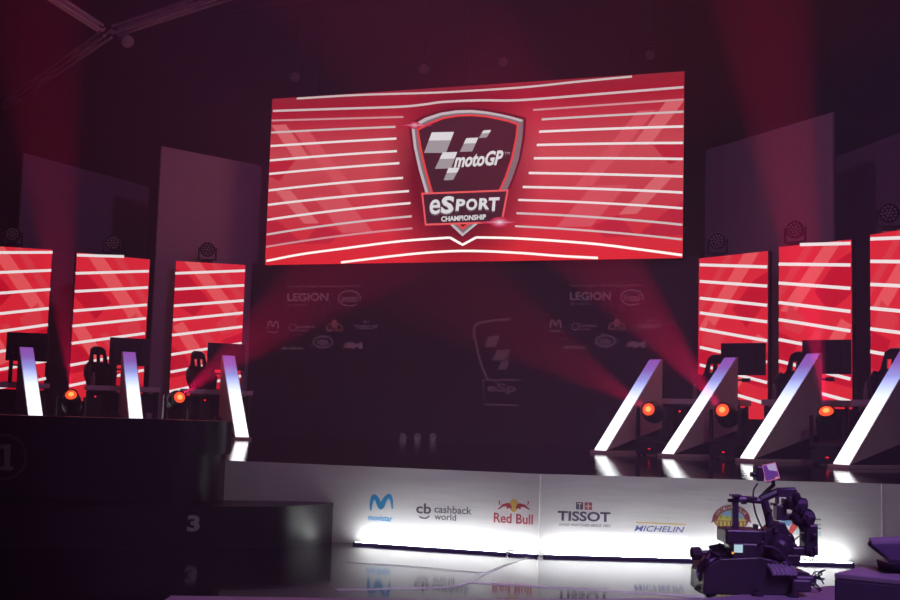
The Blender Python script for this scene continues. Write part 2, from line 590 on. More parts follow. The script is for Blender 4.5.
for ox, oy, side in ((0, 0, 'right'), (-282.5, 1, 'left')):
    mb = M()
    T = lambda s, x0, y0, x1, y1, mi=0, b=0.0: PW.text(mb, s, x0 + ox, y0 + oy, x1 + ox, y1 + oy, 0.006, mi, b)
    E = lambda *a, **k: PW.ellipse(mb, a[0] + ox, a[1] + oy, *a[2:], **k)
    ST = lambda pts, w, mi=0, n=4: PW.stroke(mb, [(x + ox, y + oy) for x, y in pts], w, 0.006, mi, n=n)
    T('MotoGP\u2122 eSport Championship powered by', 570, 284, 643.5, 287)
    T('LEGION', 570, 292, 611, 300.2, 0, 0.03)
    T('by Lenovo', 570, 302.5, 591, 305.5)
    E(632, 297.3, 11, 7.6, 0.006, 0, a0=-20, a1=310, ring=0.025)
    T('intel', 624, 294, 640, 301.2, 0, 0.01)
    ST([(550, 327.5), (551.5, 321), (553.5, 321), (555.5, 325.5), (558, 321), (560, 321), (561, 327.5)], 0.035)
    ST([(549.5, 330.8), (561, 331)], 0.02, 0, 0)
    E(575.5, 326.5, 3.5, 3.5, 0.006, 0, ring=0.02)
    T('cashback', 580, 324, 597, 327, 0, 0.01)
    T('world', 580, 328, 590, 330.5, 0, 0.01)
    E(617, 322.5, 3, 4, 0.006, 1, n=14)
    ST([(609, 326), (613, 323), (616, 327)], 0.03, 1)
    ST([(625, 326), (621, 323), (618, 327)], 0.03, 1)
    T('Red Bull', 608.5, 326.5, 625.5, 330.5, 1, 0.02)
    T('T+', 645.5, 319.8, 652.5, 322.6, 0, 0.03)
    T('TISSOT', 637, 324, 661, 328.4, 0, 0.02)
    T('MICHELIN', 564.5, 346, 586, 348.8, 0, 0.02)
    E(605.5, 341, 9.5, 5.5, 0.006, 3, ring=0.05)
    E(605.5, 341.5, 6, 3.2, 0.006, 3)
    for k in range(3):
        PW.poly(mb, [(625 + ox + 3 * k, 347 + oy), (628 + ox + 3 * k, 347 + oy), (631 + ox + 3 * k, 341.5 + oy), (628 + ox + 3 * k, 341.5 + oy)][::1], 0.006, (3, 0, 1)[k])
    T('M', 634, 341.3, 645, 348, 0, 0.04)
    o = mb.build('sponsor_marks', [G1, G2, INK_CREAM, G3], lw, world=True)
    o['label'] = 'faint cluster of sponsor marks under the %s half of the screen' % side
# faint crest and the three small floral marks
mb = M()
zq = lambda x, y: zz(x, y, 380, 310, 3.75)
PW.stroke(mb, [zq(*p_) for p_ in ((490, 35), (420, 40), (355, 60), (362, 130), (378, 200), (405, 262))], 0.05, 0.006, 3, n=4)
PW.stroke(mb, [zq(*p_) for p_ in ((520, 262), (385, 263), (395, 355), (520, 357))], 0.035, 0.006, 3)
for pl in (((405, 100), (450, 95), (435, 138), (392, 140)), ((440, 150), (490, 148), (470, 188), (420, 190)), ((455, 192), (488, 190), (475, 222), (440, 225))):
    PW.poly(mb, [zq(*p_) for p_ in pl], 0.006, 3)
PW.text(mb, 'eSp', *zq(402, 275), *zq(510, 318), 0.006, 3, 0.03)
o = mb.build('faint_crest', [G1, G2, INK_CREAM, G3], lw, world=True)
for px in (403, 417.5, 433):
    mb = M()
    for k in range(8):
        a = math.pi * k / 4
        PW.ellipse(mb, px + 2.6 * math.cos(a), 437 + 2.9 * math.sin(a), 0.75, 0.8, 0.006, 0, n=6)
    PW.stroke(mb, [(px, 436), (px, 442)], 0.015, 0.006, 0)
    mb.build('floral_mark', [GFLORAL], lw, world=True)

# ---- the big screen
PB = Plane(PW.p(0, 0, 0.35), dirW)
c4 = [PB.uv(*q_) for q_ in ((272.5, 97.5), (684, 73), (265, 263.5), (683, 259.8))]
print('BIG', c4)
u0, u1 = (c4[0][0] + c4[2][0]) / 2, (c4[1][0] + c4[3][0]) / 2
v0, v1 = (c4[2][1] + c4[3][1]) / 2, (c4[0][1] + c4[1][1]) / 2
PB.lim = (u0 + .01, u1 - .01, v0 + .03, v1 - .03)
bs = thing('video_screen', 'big curved red video screen with racing crest, hung above the stage', 'screen', PB.p((u0 + u1) / 2, v0, 0), math.atan2(dirW.y, dirW.x))
bs['label'] = 'big wide red video screen with racing crest, hung above the stage'
rzW = Matrix.Rotation(math.atan2(dirW.y, dirW.x), 3, 'Z')
M().box(PB.p((u0 + u1) / 2, (v0 + v1) / 2, -0.09), (u1 - u0 + .02, 0.16, v1 - v0 + .02), rzW).build('cabinet', BLACK, bs, world=True)
for k in (0.12, 0.5, 0.88):
    uu = u0 + (u1 - u0) * k
    M().tube([PB.p(uu, v1, -0.09), PB.p(uu, 10.66 - HS, -0.09)], 0.02, 6).build('suspension_cable', BLACK, bs, world=True)

# display background: reds that brighten to the sides, dark behind the crest
def display_mat():
    mt = bpy.data.materials.new('big_display')
    mt.use_nodes = True
    nt = mt.node_tree
    b = nt.nodes['Principled BSDF']
    b.inputs['Base Color'].default_value = (0.01, 0.01, 0.01, 1)
    uvn = nt.nodes.new('ShaderNodeUVMap')
    sep = nt.nodes.new('ShaderNodeSeparateXYZ')
    nt.links.new(uvn.outputs['UV'], sep.inputs['Vector'])

    def math_(op, a, b_=None, c_=None):
        n = nt.nodes.new('ShaderNodeMath'); n.operation = op
        for i, x in enumerate((a, b_, c_)):
            if x is None: continue
            if isinstance(x, (int, float)): n.inputs[i].default_value = x
            else: nt.links.new(x, n.inputs[i])
        return n.outputs[0]

    def ramp(fac, stops):
        r = nt.nodes.new('ShaderNodeValToRGB')
        while len(r.color_ramp.elements) < len(stops): r.color_ramp.elements.new(0.5)
        for e, (p_, c_) in zip(r.color_ramp.elements, stops):
            e.position = p_; e.color = (*srgb(*c_), 1)
        nt.links.new(fac, r.inputs['Fac'])
        return r.outputs['Color']
    # rows: dark at the top, pinkish in the middle, strong red below
    col = ramp(sep.outputs['Y'], [(0, (246, 38, 44)), (0.10, (236, 44, 54)), (0.3, (218, 58, 72)), (0.6, (222, 78, 88)), (0.82, (204, 46, 62)), (0.92, (178, 20, 42)), (1, (164, 36, 50))])
    dx = math_('DIVIDE', math_('SUBTRACT', sep.outputs['X'], 0.487), 0.20)
    dy = math_('DIVIDE', math_('SUBTRACT', sep.outputs['Y'], 0.50), 0.62)
    d = math_('SQRT', math_('ADD', math_('MULTIPLY', dx, dx), math_('MULTIPLY', dy, dy)))
    near = nt.nodes.new('ShaderNodeMapRange')
    near.inputs['From Min'].default_value = 0.55; near.inputs['From Max'].default_value = 1.0
    nt.links.new(d, near.inputs['Value'])
    mx = nt.nodes.new('ShaderNodeMix'); mx.data_type = 'RGBA'
    mx.inputs['A'].default_value = (*srgb(120, 8, 24), 1)
    nt.links.new(near.outputs['Result'], mx.inputs['Factor'])
    nt.links.new(col, mx.inputs['B'])
    # fine rows of the led modules
    rows = math_('ADD', 0.94, math_('MULTIPLY', 0.06, math_('SINE', math_('MULTIPLY', sep.outputs['Y'], 420.0))))
    ml = nt.nodes.new('ShaderNodeMix'); ml.data_type = 'RGBA'; ml.blend_type = 'MULTIPLY'
    ml.inputs['Factor'].default_value = 1
    nt.links.new(mx.outputs['Result'], ml.inputs['A'])
    nt.links.new(rows, ml.inputs['B'])
    nt.links.new(ml.outputs['Result'], b.inputs['Emission Color'])
    b.inputs['Emission Strength'].default_value = 1.0
    return mt


mb = M()
mb.poly([PB.p(u0, v0, 0), PB.p(u1, v0, 0), PB.p(u1, v1, 0), PB.p(u0, v1, 0)], 0)
LM = [None, S_LINE, S_LINE2, S_BRIGHT, S_GREY, emit('facet_light', (232, 104, 112)), emit('facet_dark', (200, 34, 54)), emit('facet_mid', (226, 84, 96))]


def fac(pts, mi):
    PB.uvpoly(mb, [(u0 + (u1 - u0) * a, v0 + (v1 - v0) * b_) for a, b_ in pts], 0.002 + 0.0004 * mi, mi)


for s in (0, 1):
    g = (lambda pts, mi: fac(pts, mi)) if s == 0 else (lambda pts, mi: fac([(1 - a, b_) for a, b_ in pts][::-1], mi))
    g([(0.0, .84), (.04, .84), (.11, .62), (.07, .62)], 5)
    g([(.06, .80), (.10, .80), (.24, .40), (.20, .40)], 7)
    g([(.0, .62), (.07, .62), (.03, .50), (0, .53)], 6)
    g([(.02, .44), (.06, .44), (.14, .24), (.10, .24)], 5)
    g([(.12, .40), (.2, .40), (.28, .18), (.20, .18)], 7)
    g([(0, .30), (.04, .24), (.10, .12), (0, .12)], 6)
    g([(.10, .12), (.14, .24), (.2, .18), (.17, .12)], 6)
Zl = lambda x, y: zz(x, y, 260, 90, 3.333)
Zr = lambda x, y: zz(x, y, 520, 60, 2.858)


def bow(Zf, x0, y0, x1, y1, k, w, mi):
    w *= .92
    pts = [Zf(x0 + (x1 - x0) * t, y0 + (y1 - y0) * t - k * 4 * t * (1 - t)) for t in [i / 8 for i in range(9)]]
    PB.stroke(mb, pts, w, 0.006, mi)


for x0, y0, x1, y1, k, w, mi in ((38, 102, 478, 90, 0, .045, 2), (38, 142, 452, 123, 1, .05, 4), (36, 187, 455, 162, 1, .055, 1), (33, 235, 457, 204, 2, .055, 1),
                                 (31, 280, 465, 244, 2, .055, 1), (28, 335, 477, 293, 3, .055, 1), (26, 383, 497, 337, 3, .055, 1), (23, 433, 502, 377, 4, .055, 1),
                                 (21, 482, 506, 421, 5, .05, 4), (18, 523, 508, 461, 5, .045, 2)):
    bow(Zl, x0, y0, x1, y1, k, w, mi)
for x0, y0, x1, y1, k, w, mi in ((38, 143, 468, 113, 0, .045, 2), (62, 170, 468, 148, 1, .05, 4), (55, 205, 468, 190, 1, .055, 1), (48, 243, 468, 237, 1, .055, 1),
                                 (40, 281, 467, 283, 1, .055, 1), (25, 323, 467, 333, 1, .055, 1), (8, 363, 467, 379, 2, .055, 1), (-5, 400, 466, 424, 3, .05, 1),
                                 (-10, 438, 466, 471, 4, .05, 4), (-14, 475, 465, 513, 4, .045, 4)):
    bow(Zr, x0, y0, x1, y1, k, w, mi)
PB.stroke(mb, [(297, 97.2), (360, 95), (440, 92.5), (520, 87.6), (580, 81.5), (632, 76.6)], .045, .006, 4, n=6)
PB.stroke(mb, [(273, 111), (340, 108.8), (400, 106.8), (425, 104.4), (443, 102), (480, 100.4), (520, 100.2), (600, 94), (684, 87.2)], .05, .006, 4, n=4)
PB.stroke(mb, [(266.5, 261), (300, 254.5), (340, 249), (400, 241.3), (450, 237.6)], .05, .007, 3, n=6)
PB.stroke(mb, [(450, 237.6), (462.7, 244.8), (476.4, 237.4)], .055, .007, 3)
PB.stroke(mb, [(476.4, 237.4), (520, 238.6), (590, 243.5), (640, 249.5), (682.5, 255.2)], .05, .007, 3, n=6)
PB.stroke(mb, [(341, 262.6), (400, 255.3), (440, 251.8), (475, 251), (520, 253), (560, 256), (598, 259.2)], .05, .007, 3, n=6)
dsp = mb.build('display', [display_mat()] + LM[1:], bs, world=True)
uvl = dsp.data.uv_layers.new(name='UVMap')
for li, uvv in zip(dsp.data.polygons[0].loop_indices, ((0, 0), (1, 0), (1, 1), (0, 1))):
    uvl.data[li].uv = uvv

# crest
K = lambda x, y: zz(x, y, 400, 100, 4)
mb = M()
sh_o = [(46, 104), (100, 72), (160, 52), (225, 42), (285, 40), (345, 46), (410, 58), (452, 68), (494, 80), (490, 150), (474, 240), (450, 310), (420, 380), (380, 440), (250, 546), (140, 440), (105, 380), (76, 280), (56, 190)]
sh_m = [(58, 110), (110, 82), (165, 62), (228, 53), (285, 51), (345, 56), (405, 66), (446, 76), (484, 88), (480, 150), (464, 236), (440, 308), (410, 378), (372, 434), (252, 533), (148, 434), (115, 376), (86, 276), (67, 190)]
sh_r = [(68, 116), (118, 90), (170, 70), (230, 60), (285, 58), (345, 63), (400, 73), (440, 83), (475, 95), (470, 150), (452, 236), (428, 308), (396, 378), (360, 430), (252, 520), (158, 430), (126, 376), (97, 276), (78, 190)]
sh_i = [(76, 122), (124, 97), (174, 77), (232, 67), (285, 65), (345, 70), (396, 80), (434, 89), (467, 101), (462, 150), (444, 234), (420, 306), (388, 378), (352, 426), (252, 508), (166, 426), (134, 374), (106, 274), (87, 190)]
rev = lambda l: [K(*p_) for p_ in l][::-1]
PB.poly(mb, rev([(x + (x - 265) * .05, y + (y - 280) * .04) for x, y in sh_o]), .008, 6)
PB.poly(mb, rev(sh_o), .009, 0)
PB.poly(mb, rev([(x, y) for x, y in sh_m]), .010, 1)
PB.poly(mb, rev(sh_r), .011, 2)
PB.poly(mb, rev(sh_i), .012, 3)
# right flank of the frame is the darker metal
PB.poly(mb, rev([(494, 80), (490, 150), (474, 240), (450, 310), (420, 380), (410, 378), (440, 308), (464, 236), (480, 150), (484, 88)]), .0105, 1)
for pl in ([(128, 130), (217, 128), (185, 212), (97, 212)], [(172, 210), (230, 208), (205, 274), (140, 276)], [(195, 272), (240, 271), (213, 320), (175, 322)],
           [(266, 153), (314, 151), (290, 206), (240, 208)], [(334, 122), (366, 120), (348, 150), (316, 153)]):
    PB.poly(mb, rev(pl), .014, 4)
    q_ = [pl[0], pl[1], [(pl[1][0] * .6 + pl[2][0] * .4), (pl[1][1] * .6 + pl[2][1] * .4)], [(pl[0][0] * .6 + pl[3][0] * .4), (pl[0][1] * .6 + pl[3][1] * .4)]]
    PB.poly(mb, rev([tuple(a) for a in q_]), .0145, 5)
PB.text(mb, 'motoGP', *K(217, 207), *K(414, 266), .016, 5, 0.035, 0.3, slope=0.015)
PB.text(mb, 'TM', *K(418, 208), *K(440, 220), .016, 4)
PB.poly(mb, rev([(86, 372), (436, 358), (411, 492), (101, 503)]), .018, 7)
PB.poly(mb, rev([(94, 379), (427, 366), (404, 485), (107, 495)]), .019, 3)
for body, x0, y0, x1, y1 in (('e', 118, 398, 164, 464), ('S', 163, 385, 218, 461), ('P', 222, 397, 264, 449), ('O', 264, 395, 312, 447), ('R', 314, 393, 360, 444), ('T', 354, 390, 401, 450)):
    bw = .015 if body == 'e' else .04
    PB.text(mb, body, *K(x0, y0), *K(x1, y1), .021, 8, bw + .01, 0.06)
    PB.text(mb, body, *K(x0 + 2, y0), *K(x1 - 2, y1 - 6), .022, 5, bw, 0.06)
PB.text(mb, 'CHAMPIONSHIP', *K(166, 462), *K(345, 483), .021, 5, 0.035, slope=0.02)
NF = 9
for (gx, gy, rx, ry, hot) in ((400, 490, 40, 22, 1), (400, 490, 78, 7, 1), (60, 102, 22, 15, .6), (66, 102, 66, 5, .6)):
    for k in range(NF):
        if k / NF <= hot:
            f_ = (1 - k / NF) ** 1.3
            PB.ellipse(mb, *K(gx, gy), rx * f_ / 4, ry * f_ / 4, .024 + .0007 * k, 9 + k)
cm = [emit('crest_silver', (206, 194, 202)), emit('crest_steel', (132, 112, 122)), emit('crest_glow', (250, 66, 60)), emit('crest_dark', (52, 28, 36)),
      emit('flag_grey', (168, 160, 168)), emit('flag_silver', (236, 232, 238)), emit('crest_halo', (104, 8, 22)), emit('plate_edge', (250, 96, 96)),
      emit('letter_shade', (112, 100, 110)), ] + [emit('flare_%d' % k, tuple(a + (b_ - a) * (k / 8) ** 1.1 for a, b_ in zip((196, 34, 66), (255, 240, 255)))) for k in range(9)]
o = mb.build('crest', cm, bs, world=True)
o['label'] = 'dark shield crest with chequered flag and silver lettering'

# ---- side screens
ZT, ZB = 4.35, 1.32


def side_screen(xl, yl, xr, yr, lines, mirror, label):
    a, b_ = at_z(xl, yl, ZT), at_z(xr, yr, ZT)
    P = Plane((a.x, a.y, HS), b_ - a)
    W = (V((b_.x, b_.y, 0)) - V((a.x, a.y, 0))).length
    t = thing('side_screen', label, 'screen', P.p(W / 2, 0, -.05), math.atan2(P.U.y, P.U.x), 'upright red side screens')
    R3 = Matrix.Rotation(math.atan2(P.U.y, P.U.x), 3, 'Z')
    zt, zb = ZT - HS, ZB - HS
    M().box(P.p(W / 2, (zt + zb) / 2, -0.06), (W + .02, 0.1, zt - zb), R3).build('cabinet', BLACK, t, world=True)
    M().box(P.p(W / 2, zb / 2, -0.06), (W, 0.12, zb), R3).build('plinth', BLACK, t, world=True)
    mb = M()
    P.uvpoly(mb, [(0, zb), (W, zb), (W, zt), (0, zt)], 0, 0)

    def f2(pts, mi, off):
        q_ = [(min(1, max(0, x)), min(1, max(0, y))) for x, y in pts]
        if mirror:
            q_ = [(1 - x, y) for x, y in q_][::-1]
        P.uvpoly(mb, [(x * W, zb + (zt - zb) * y) for x, y in q_][::-1], off, mi)
    sh = random.uniform(-.06, .06)
    f2([(.12, 1), (.34, 1), (.98, .62 + sh), (.78, .60 + sh)], 2, .0015)
    f2([(.48, 1), (.60, 1), (1, .76 + sh), (1, .68 + sh)], 3, .0016)
    f2([(0, .93 + sh), (.20, .88 + sh), (.50, .72 + sh), (.30, .60 + sh), (0, .70)], 1, .0012)
    f2([(.60, .55 + sh), (.85, .66 + sh), (.95, .52 + sh), (.70, .48 + sh)], 3, .0017)
    f2([(.0, .52 + sh), (.14, .56 + sh), (.56, .28 + sh), (.40, .24 + sh)], 2, .0018)
    f2([(.36, .50 + sh), (.46, .52 + sh), (.80, .30 + sh), (.66, .28 + sh)], 3, .0019)
    f2([(.72, .44 + sh), (1, .50 + sh), (1, .30 + sh), (.88, .28 + sh)], 1, .0013)
    f2([(0, .40), (.2, .34), (.34, .22), (0, .18)], 1, .0013)
    f2([(.35, .16), (.8, .22), (1, .12), (1, 0), (.5, 0)], 1, .0014)
    for q_ in lines:
        P.stroke(mb, [q_[0], q_[1]], 0.056, .004, 4)
    mb.build('display', [S_RED, S_DARK, S_LIGHT, S_PALE, S_LINE], t, world=True)
    return t, P, W


def LZ(ox, oy, s, ll):
    return [((ox + a / s, oy + b / s), (ox + c / s, oy + d / s)) for a, b, c, d in ll]


L1 = LZ(0, 240, 6, [(-120, 76, 316, 74), (-120, 200, 308, 182), (-120, 328, 303, 296), (-120, 455, 293, 410), (-120, 565, 288, 508), (-120, 690, 284, 620), (-120, 800, 280, 725), (-120, 910, 276, 830)])
L2 = LZ(60, 240, 3.75, [(63, 57, 240, 62), (58, 125, 333, 117), (55, 193, 330, 178), (50, 266, 326, 243), (46, 323, 322, 294), (43, 388, 318, 350), (38, 470, 316, 418), (34, 547, 314, 488)])
L3 = LZ(160, 240, 3.75, [(57, 125, 319, 115), (55, 185, 316, 170), (52, 247, 314, 227), (49, 300, 311, 273), (45, 357, 309, 325), (42, 430, 307, 387), (39, 495, 306, 447), (36, 568, 304, 510)])
R1 = LZ(690, 240, 3.75, [(37, 93, 290, 101), (37, 155, 290, 173), (37, 218, 290, 245), (37, 273, 290, 307), (37, 333, 290, 378), (37, 402, 290, 458), (37, 468, 290, 535), (37, 540, 290, 615)])
R2 = LZ(770, 220, 3.333, [(100, 82, 269, 78), (29, 147, 269, 150), (29, 210, 269, 228), (29, 275, 269, 305), (29, 332, 269, 370), (29, 398, 269, 445), (29, 470, 269, 530), (29, 540, 269, 605)])
R3 = LZ(855, 190, 2.86, [(44, 140, 255, 132), (44, 204, 255, 206), (44, 270, 255, 280), (44, 338, 255, 358), (44, 397, 255, 424), (44, 462, 255, 500), (44, 540, 255, 590)])
side_screen(-21, 245.2, 52.3, 249.7, L1, False, 'upright red screen cut off by the left edge of the photo')
side_screen(77, 252.5, 150, 259.5, L2, False, 'upright red screen behind the middle of the three purple-topped fins at left')
side_screen(176, 261, 245.5, 265, L3, False, 'upright red screen left of the dark led wall, directly beside it')
side_screen(699, 258.5, 768, 251, R1, True, 'upright red screen right of the dark led wall, directly beside it')
side_screen(779, 247, 851.5, 239.5, R2, True, 'upright red screen in the middle of the right-hand row of screens')
side_screen(870, 235, 945, 222.5, R3, True, 'upright red screen cut off by the right edge of the photo')

# ---- tall scenic flats behind the side screens
def flat(xl, yl, xr, yr, z, label):
    a, b_ = at_z(xl, yl, z), at_z(xr, yr, z)
    P = Plane((a.x, a.y, HS), b_ - a)
    W = (V((b_.x, b_.y, 0)) - V((a.x, a.y, 0))).length
    t = thing('scenic_panel', label, 'panel', P.p(W / 2, 0, -.05), math.atan2(P.U.y, P.U.x), 'tall grey scenic panels')
    R3_ = Matrix.Rotation(math.atan2(P.U.y, P.U.x), 3, 'Z')
    M().box(P.p(W / 2, (z - HS) / 2, -.04), (W, 0.05, z - HS), R3_).build('face', FLAT, t, world=True, bevel=.004)
    mb = M()
    for k in (0.06, 0.5, 0.94):
        mb.box(P.p(W * k, (z - HS) / 2, -.11), (.06, .09, z - HS - .02), R3_)
    mb.build('frame', BLACK, t, world=True)
    return t


flat(-70, 178, 10.5, 197, 6.35, 'tall grey panel cut off by the left edge of the photo')
flat(25, 153, 150, 187, 6.9, 'tall grey panel with slanting top behind the second red screen from the left')
flat(162, 146, 285, 170, 6.9, 'tall grey panel between the big screen and the leftmost panels')
flat(705, 150, 832, 112, 6.9, 'tall grey panel directly right of the big screen')
flat(835, 157, 985, 100, 6.9, 'tall grey panel reaching past the right edge of the photo')

# ====================================================== overhead structures
TRUSSM = mat('truss_paint', (.85, .75, .85), .5, noise=.15)


def truss(p, q, label, w=0.14, paint=None):
    p, q = V(p), V(q)
    t = thing('lighting_truss', label, 'truss', (p + q) / 2, 0, 'ceiling trusses')
    d = (q - p).normalized()
    s = d.cross(V((0, 0, 1))).normalized()
    upv = s.cross(d)
    mb = M()
    ch = [s * w / 2 * a + upv * w / 2 * b_ for a, b_ in ((-1, -1), (1, -1), (1, 1), (-1, 1))]
    for c_ in ch:
        mb.tube([p + c_, q + c_], 0.03, 6)
    mb.build('chord', paint or TRUSSM, t, world=True)
    mb = M()
    n = max(2, int((q - p).length / 2.6))
    for i in range(n):
        a, b_ = p + (q - p) * (i / n), p + (q - p) * ((i + 1) / n)
        for k in range(4):
            mb.tube([a + ch[k], b_ + ch[(k + 1) % 4]], 0.01, 4)
    mb.build('brace', paint or TRUSSM, t, world=True)
    return t


joint = at_z(108, 33, 8.3)
truss(at_z(-60, 150, 8.3), joint, 'ceiling truss slanting down to the left edge of the photo')
je = at_z(330, -40, 8.3)
truss(joint + (je - joint).normalized() * .25, je, 'ceiling truss rising from the joint towards the top edge')
tq = at_z(20, -24, 8.3)
truss(tq, joint + (tq - joint).normalized() * .3, 'short thin ceiling truss meeting the joint from the top left', 0.1)
tA, tB = PW.p(uL - 1, 10.78 - HS, -.09), PW.p(uR + 1, 10.78 - HS, -.09)
truss(tA, tB, 'black ceiling truss that carries the big screen', 0.3, BLACK)

# ------- round wash lamps
def wash(loc, d, label, group, r=0.115, hang=0.0, light=False):
    d = V(d).normalized()
    t = thing('wash_light', label, 'stage light', loc, 0, group)
    c = V((0, 0, -0.32 if hang else 0.30))
    mb = M().lathe([(r * .45, -.22), (r * .8, -.16), (r * 1.06, -.05), (r * 1.1, .0), (r * 1.1, .03), (r * .98, .03)], c, d, 22)
    hd = mb.build('head', SATIN, t, smooth=True)
    mb = M().lathe([(r * .98, .0), (r * .98, .022), (r * .9, .03)], c, d, 22, 0)
    a = d.orthogonal().normalized(); a = V((-d.y, d.x, 0)).normalized() if abs(d.z) < .95 else a
    b_ = d.cross(a)
    for ring, n in ((0, 1), (.37, 6), (.74, 12)):
        for k in range(n):
            tt = 2 * math.pi * (k + .3 * ring) / n
            mb.lathe([(r * .13, .03), (r * .13, .036), (r * .07, .042)], c + (a * math.cos(tt) + b_ * math.sin(tt)) * r * ring, d, 8, 1)
    mb.build('lens', [LENSG, BEADM], hd)
    mb = M()
    sgn = 1 if hang else -1
    for s in (-1, 1):
        mb.box(c + a * s * r * 1.25 + V((0, 0, sgn * .09)), (.035, .05, .26), Matrix.Rotation(math.atan2(a.y, a.x), 3, 'Z'))
    mb.box(c + V((0, 0, sgn * .22)), (r * 2.8, .06, .03), Matrix.Rotation(math.atan2(a.y, a.x), 3, 'Z'))
    mb.build('yoke', SATIN, t, bevel=.005)
    M().box((0, 0, -.03 if hang else .04), (.22, .16, .06 if hang else .08), Matrix.Rotation(math.atan2(a.y, a.x), 3, 'Z')).build('clamp' if hang else 'base', SATIN, t, bevel=.01)
    return t


wl = [(12, 233, 246.6, 24.1, (.12, -1, -.05), 'far left'), (112, 243, 256, 24.9, (.25, -1, -.05), ''), (207, 252.5, 263, 25.55, (.1, -1, -.05), ''),
      (718, 243, 256.3, 22.4, (-.55, -1, .05), ''), (796, 231, 245, 20.8, (-.75, -1, .05), ''), (890, 212.5, 232, 18.95, (-.25, -1, -.05), '')]
wn = ['round wash lamp over the leftmost red side screen', 'round wash lamp over the second red screen from the left', 'round wash lamp over the red screen just left of the led wall',
      'round wash lamp over the red screen just right of the big screen', 'round wash lamp over the middle red screen at right', 'round wash lamp near the right edge over the last red screen']
for (px, py, yt, D, d, _), nm in zip(wl, wn):
    p = at(px, py, D)
    wash((p.x, p.y + .05, ZT + .0), d, nm, 'wash lamps on the side screens', r=.145)
    for o in [bpy.data.objects[-1]] if False else []:
        pass
for px, py, nm in ((295, 77, 'faint round lamp above the left end of the big screen'), (424, 69, 'faint round lamp above the crest, second from the left'),
                   (503, 62, 'faint round lamp above the big screen, right of its crest'), (650, 55, 'faint round lamp above the right end of the big screen')):
    P45 = Plane(PW.p(0, 0, .45), dirW)
    p = P45.p(*P45.uv(px, py))
    w = wash((p.x, p.y, p.z + .32), (0.1 - p.x * .03, -1, -.22), nm, 'lamps above the big screen', r=.115, hang=1)
    M().tube([(0, 0, 0), (0, 0, 10.6 - (p.z + .32))], .015, 6).build('drop_pole', BLACK, w)
p = at(126, 40, 22.0)
t = thing('hanging_spotlight', 'small grey spotlight hanging below the ceiling truss joint', 'stage light', p)
M().lathe([(.07, -.12), (.11, -.05), (.12, .1), (.09, .12)], (0, 0, 0), (.5, -.6, -.5), 16).build('body', mat('pale_housing', (.5, .46, .52), .4, noise=.1), t, smooth=True)
M().tube([(0, 0, .05), (0, 0, 8.3 - p.z)], .012, 6).build('stem', BLACK, t)

# ================================================================ light fins
HF, LF, TF = 1.53, 1.36, 0.25
gm = bpy.data.materials.new('fin_strip_light')
gm.use_nodes = True
nt = gm.node_tree
b = nt.nodes['Principled BSDF']
tc = nt.nodes.new('ShaderNodeTexCoord')
sp = nt.nodes.new('ShaderNodeSeparateXYZ')
nt.links.new(tc.outputs['Object'], sp.inputs['Vector'])
mr = nt.nodes.new('ShaderNodeMapRange')
mr.inputs['From Min'].default_value = 0.0
mr.inputs['From Max'].default_value = HF
nt.links.new(sp.outputs['Z'], mr.inputs['Value'])
cr_ = nt.nodes.new('ShaderNodeValToRGB')
el = cr_.color_ramp.elements
stops = [(0, (255, 252, 255)), (.5, (225, 225, 245)), (.66, (168, 174, 218)), (.76, (122, 120, 182)), (.88, (108, 74, 146)), (1, (112, 58, 136))]
while len(el) < len(stops):
    el.new(.5)
for e, (p_, c_) in zip(el, stops):
    e.position = p_
    e.color = (*srgb(*c_), 1)
nt.links.new(mr.outputs['Result'], cr_.inputs['Fac'])
nt.links.new(cr_.outputs['Color'], b.inputs['Emission Color'])
b.inputs['Emission Strength'].default_value = 2.0
b.inputs['Base Color'].default_value = (.02, .02, .02, 1)


def make_fin(loc, rz, label):
    t = thing('light_fin', label, 'light fin', loc, rz, 'sloping light fins on the stage')
    y = -TF / 2
    M().prism([(0, y, .045), (LF, y, .27 * HF), (LF, y, HF), (LF - .02, y, HF)], (0, TF, 0)).build('body', FINM, t)
    M().prism([(.06, y + .06, .045), (LF, y + .06, .045), (LF, y + .06, .27 * HF - .005), (.10, y + .06, .07)], (0, TF - .12, 0)).build('support', BLACK, t)
    M().box((LF / 2, 0, .0225), (LF + .12, TF + .06, .045)).build('base_plate', FINM, t, bevel=.005)
    d = V((LF - .02, 0, HF - .045)).normalized()
    n = V((-d.z, 0, d.x))
    a, b_ = V((.0, 0, .045)) + d * .005, V((LF - .02, 0, HF)) - d * .02
    mb = M()
    hw = TF / 2 - .014
    mb.prism([a + V((0, -hw, 0)), b_ + V((0, -hw, 0)), b_ + V((0, hw, 0)), a + V((0, hw, 0))], n * .014)
    mb.build('light_strip', gm, t)
    return t


fins = [(38, 20.3, 121, 'light fin nearest the left edge, in front of the cut-off screen'), (138, 20.9, 114.5, 'light fin in the middle of the three at left'),
        (242.5, 21.2, 113.5, 'light fin at the left end of the dark led wall'), (600.6, 18.7, 42, 'light fin furthest from the right edge, in front of the led wall'),
        (668, 17.7, 35, 'second light fin from the led wall in the right-hand row'), (747, 16.2, 33, 'third light fin from the led wall in the right-hand row'),
        (841, 14.65, 33, 'light fin cut off by the right edge of the photo')]
f0 = None
for px, D, a, nm in fins:
    x = at(px, 430, D).x
    if f0 is None:
        f0 = make_fin((x, D, HS), math.radians(a), nm)
    else:
        dup(f0, (x, D, HS), math.radians(a), nm)

# ============================================================== moving heads
BEAM = (1.0, 0.0, 0.10)


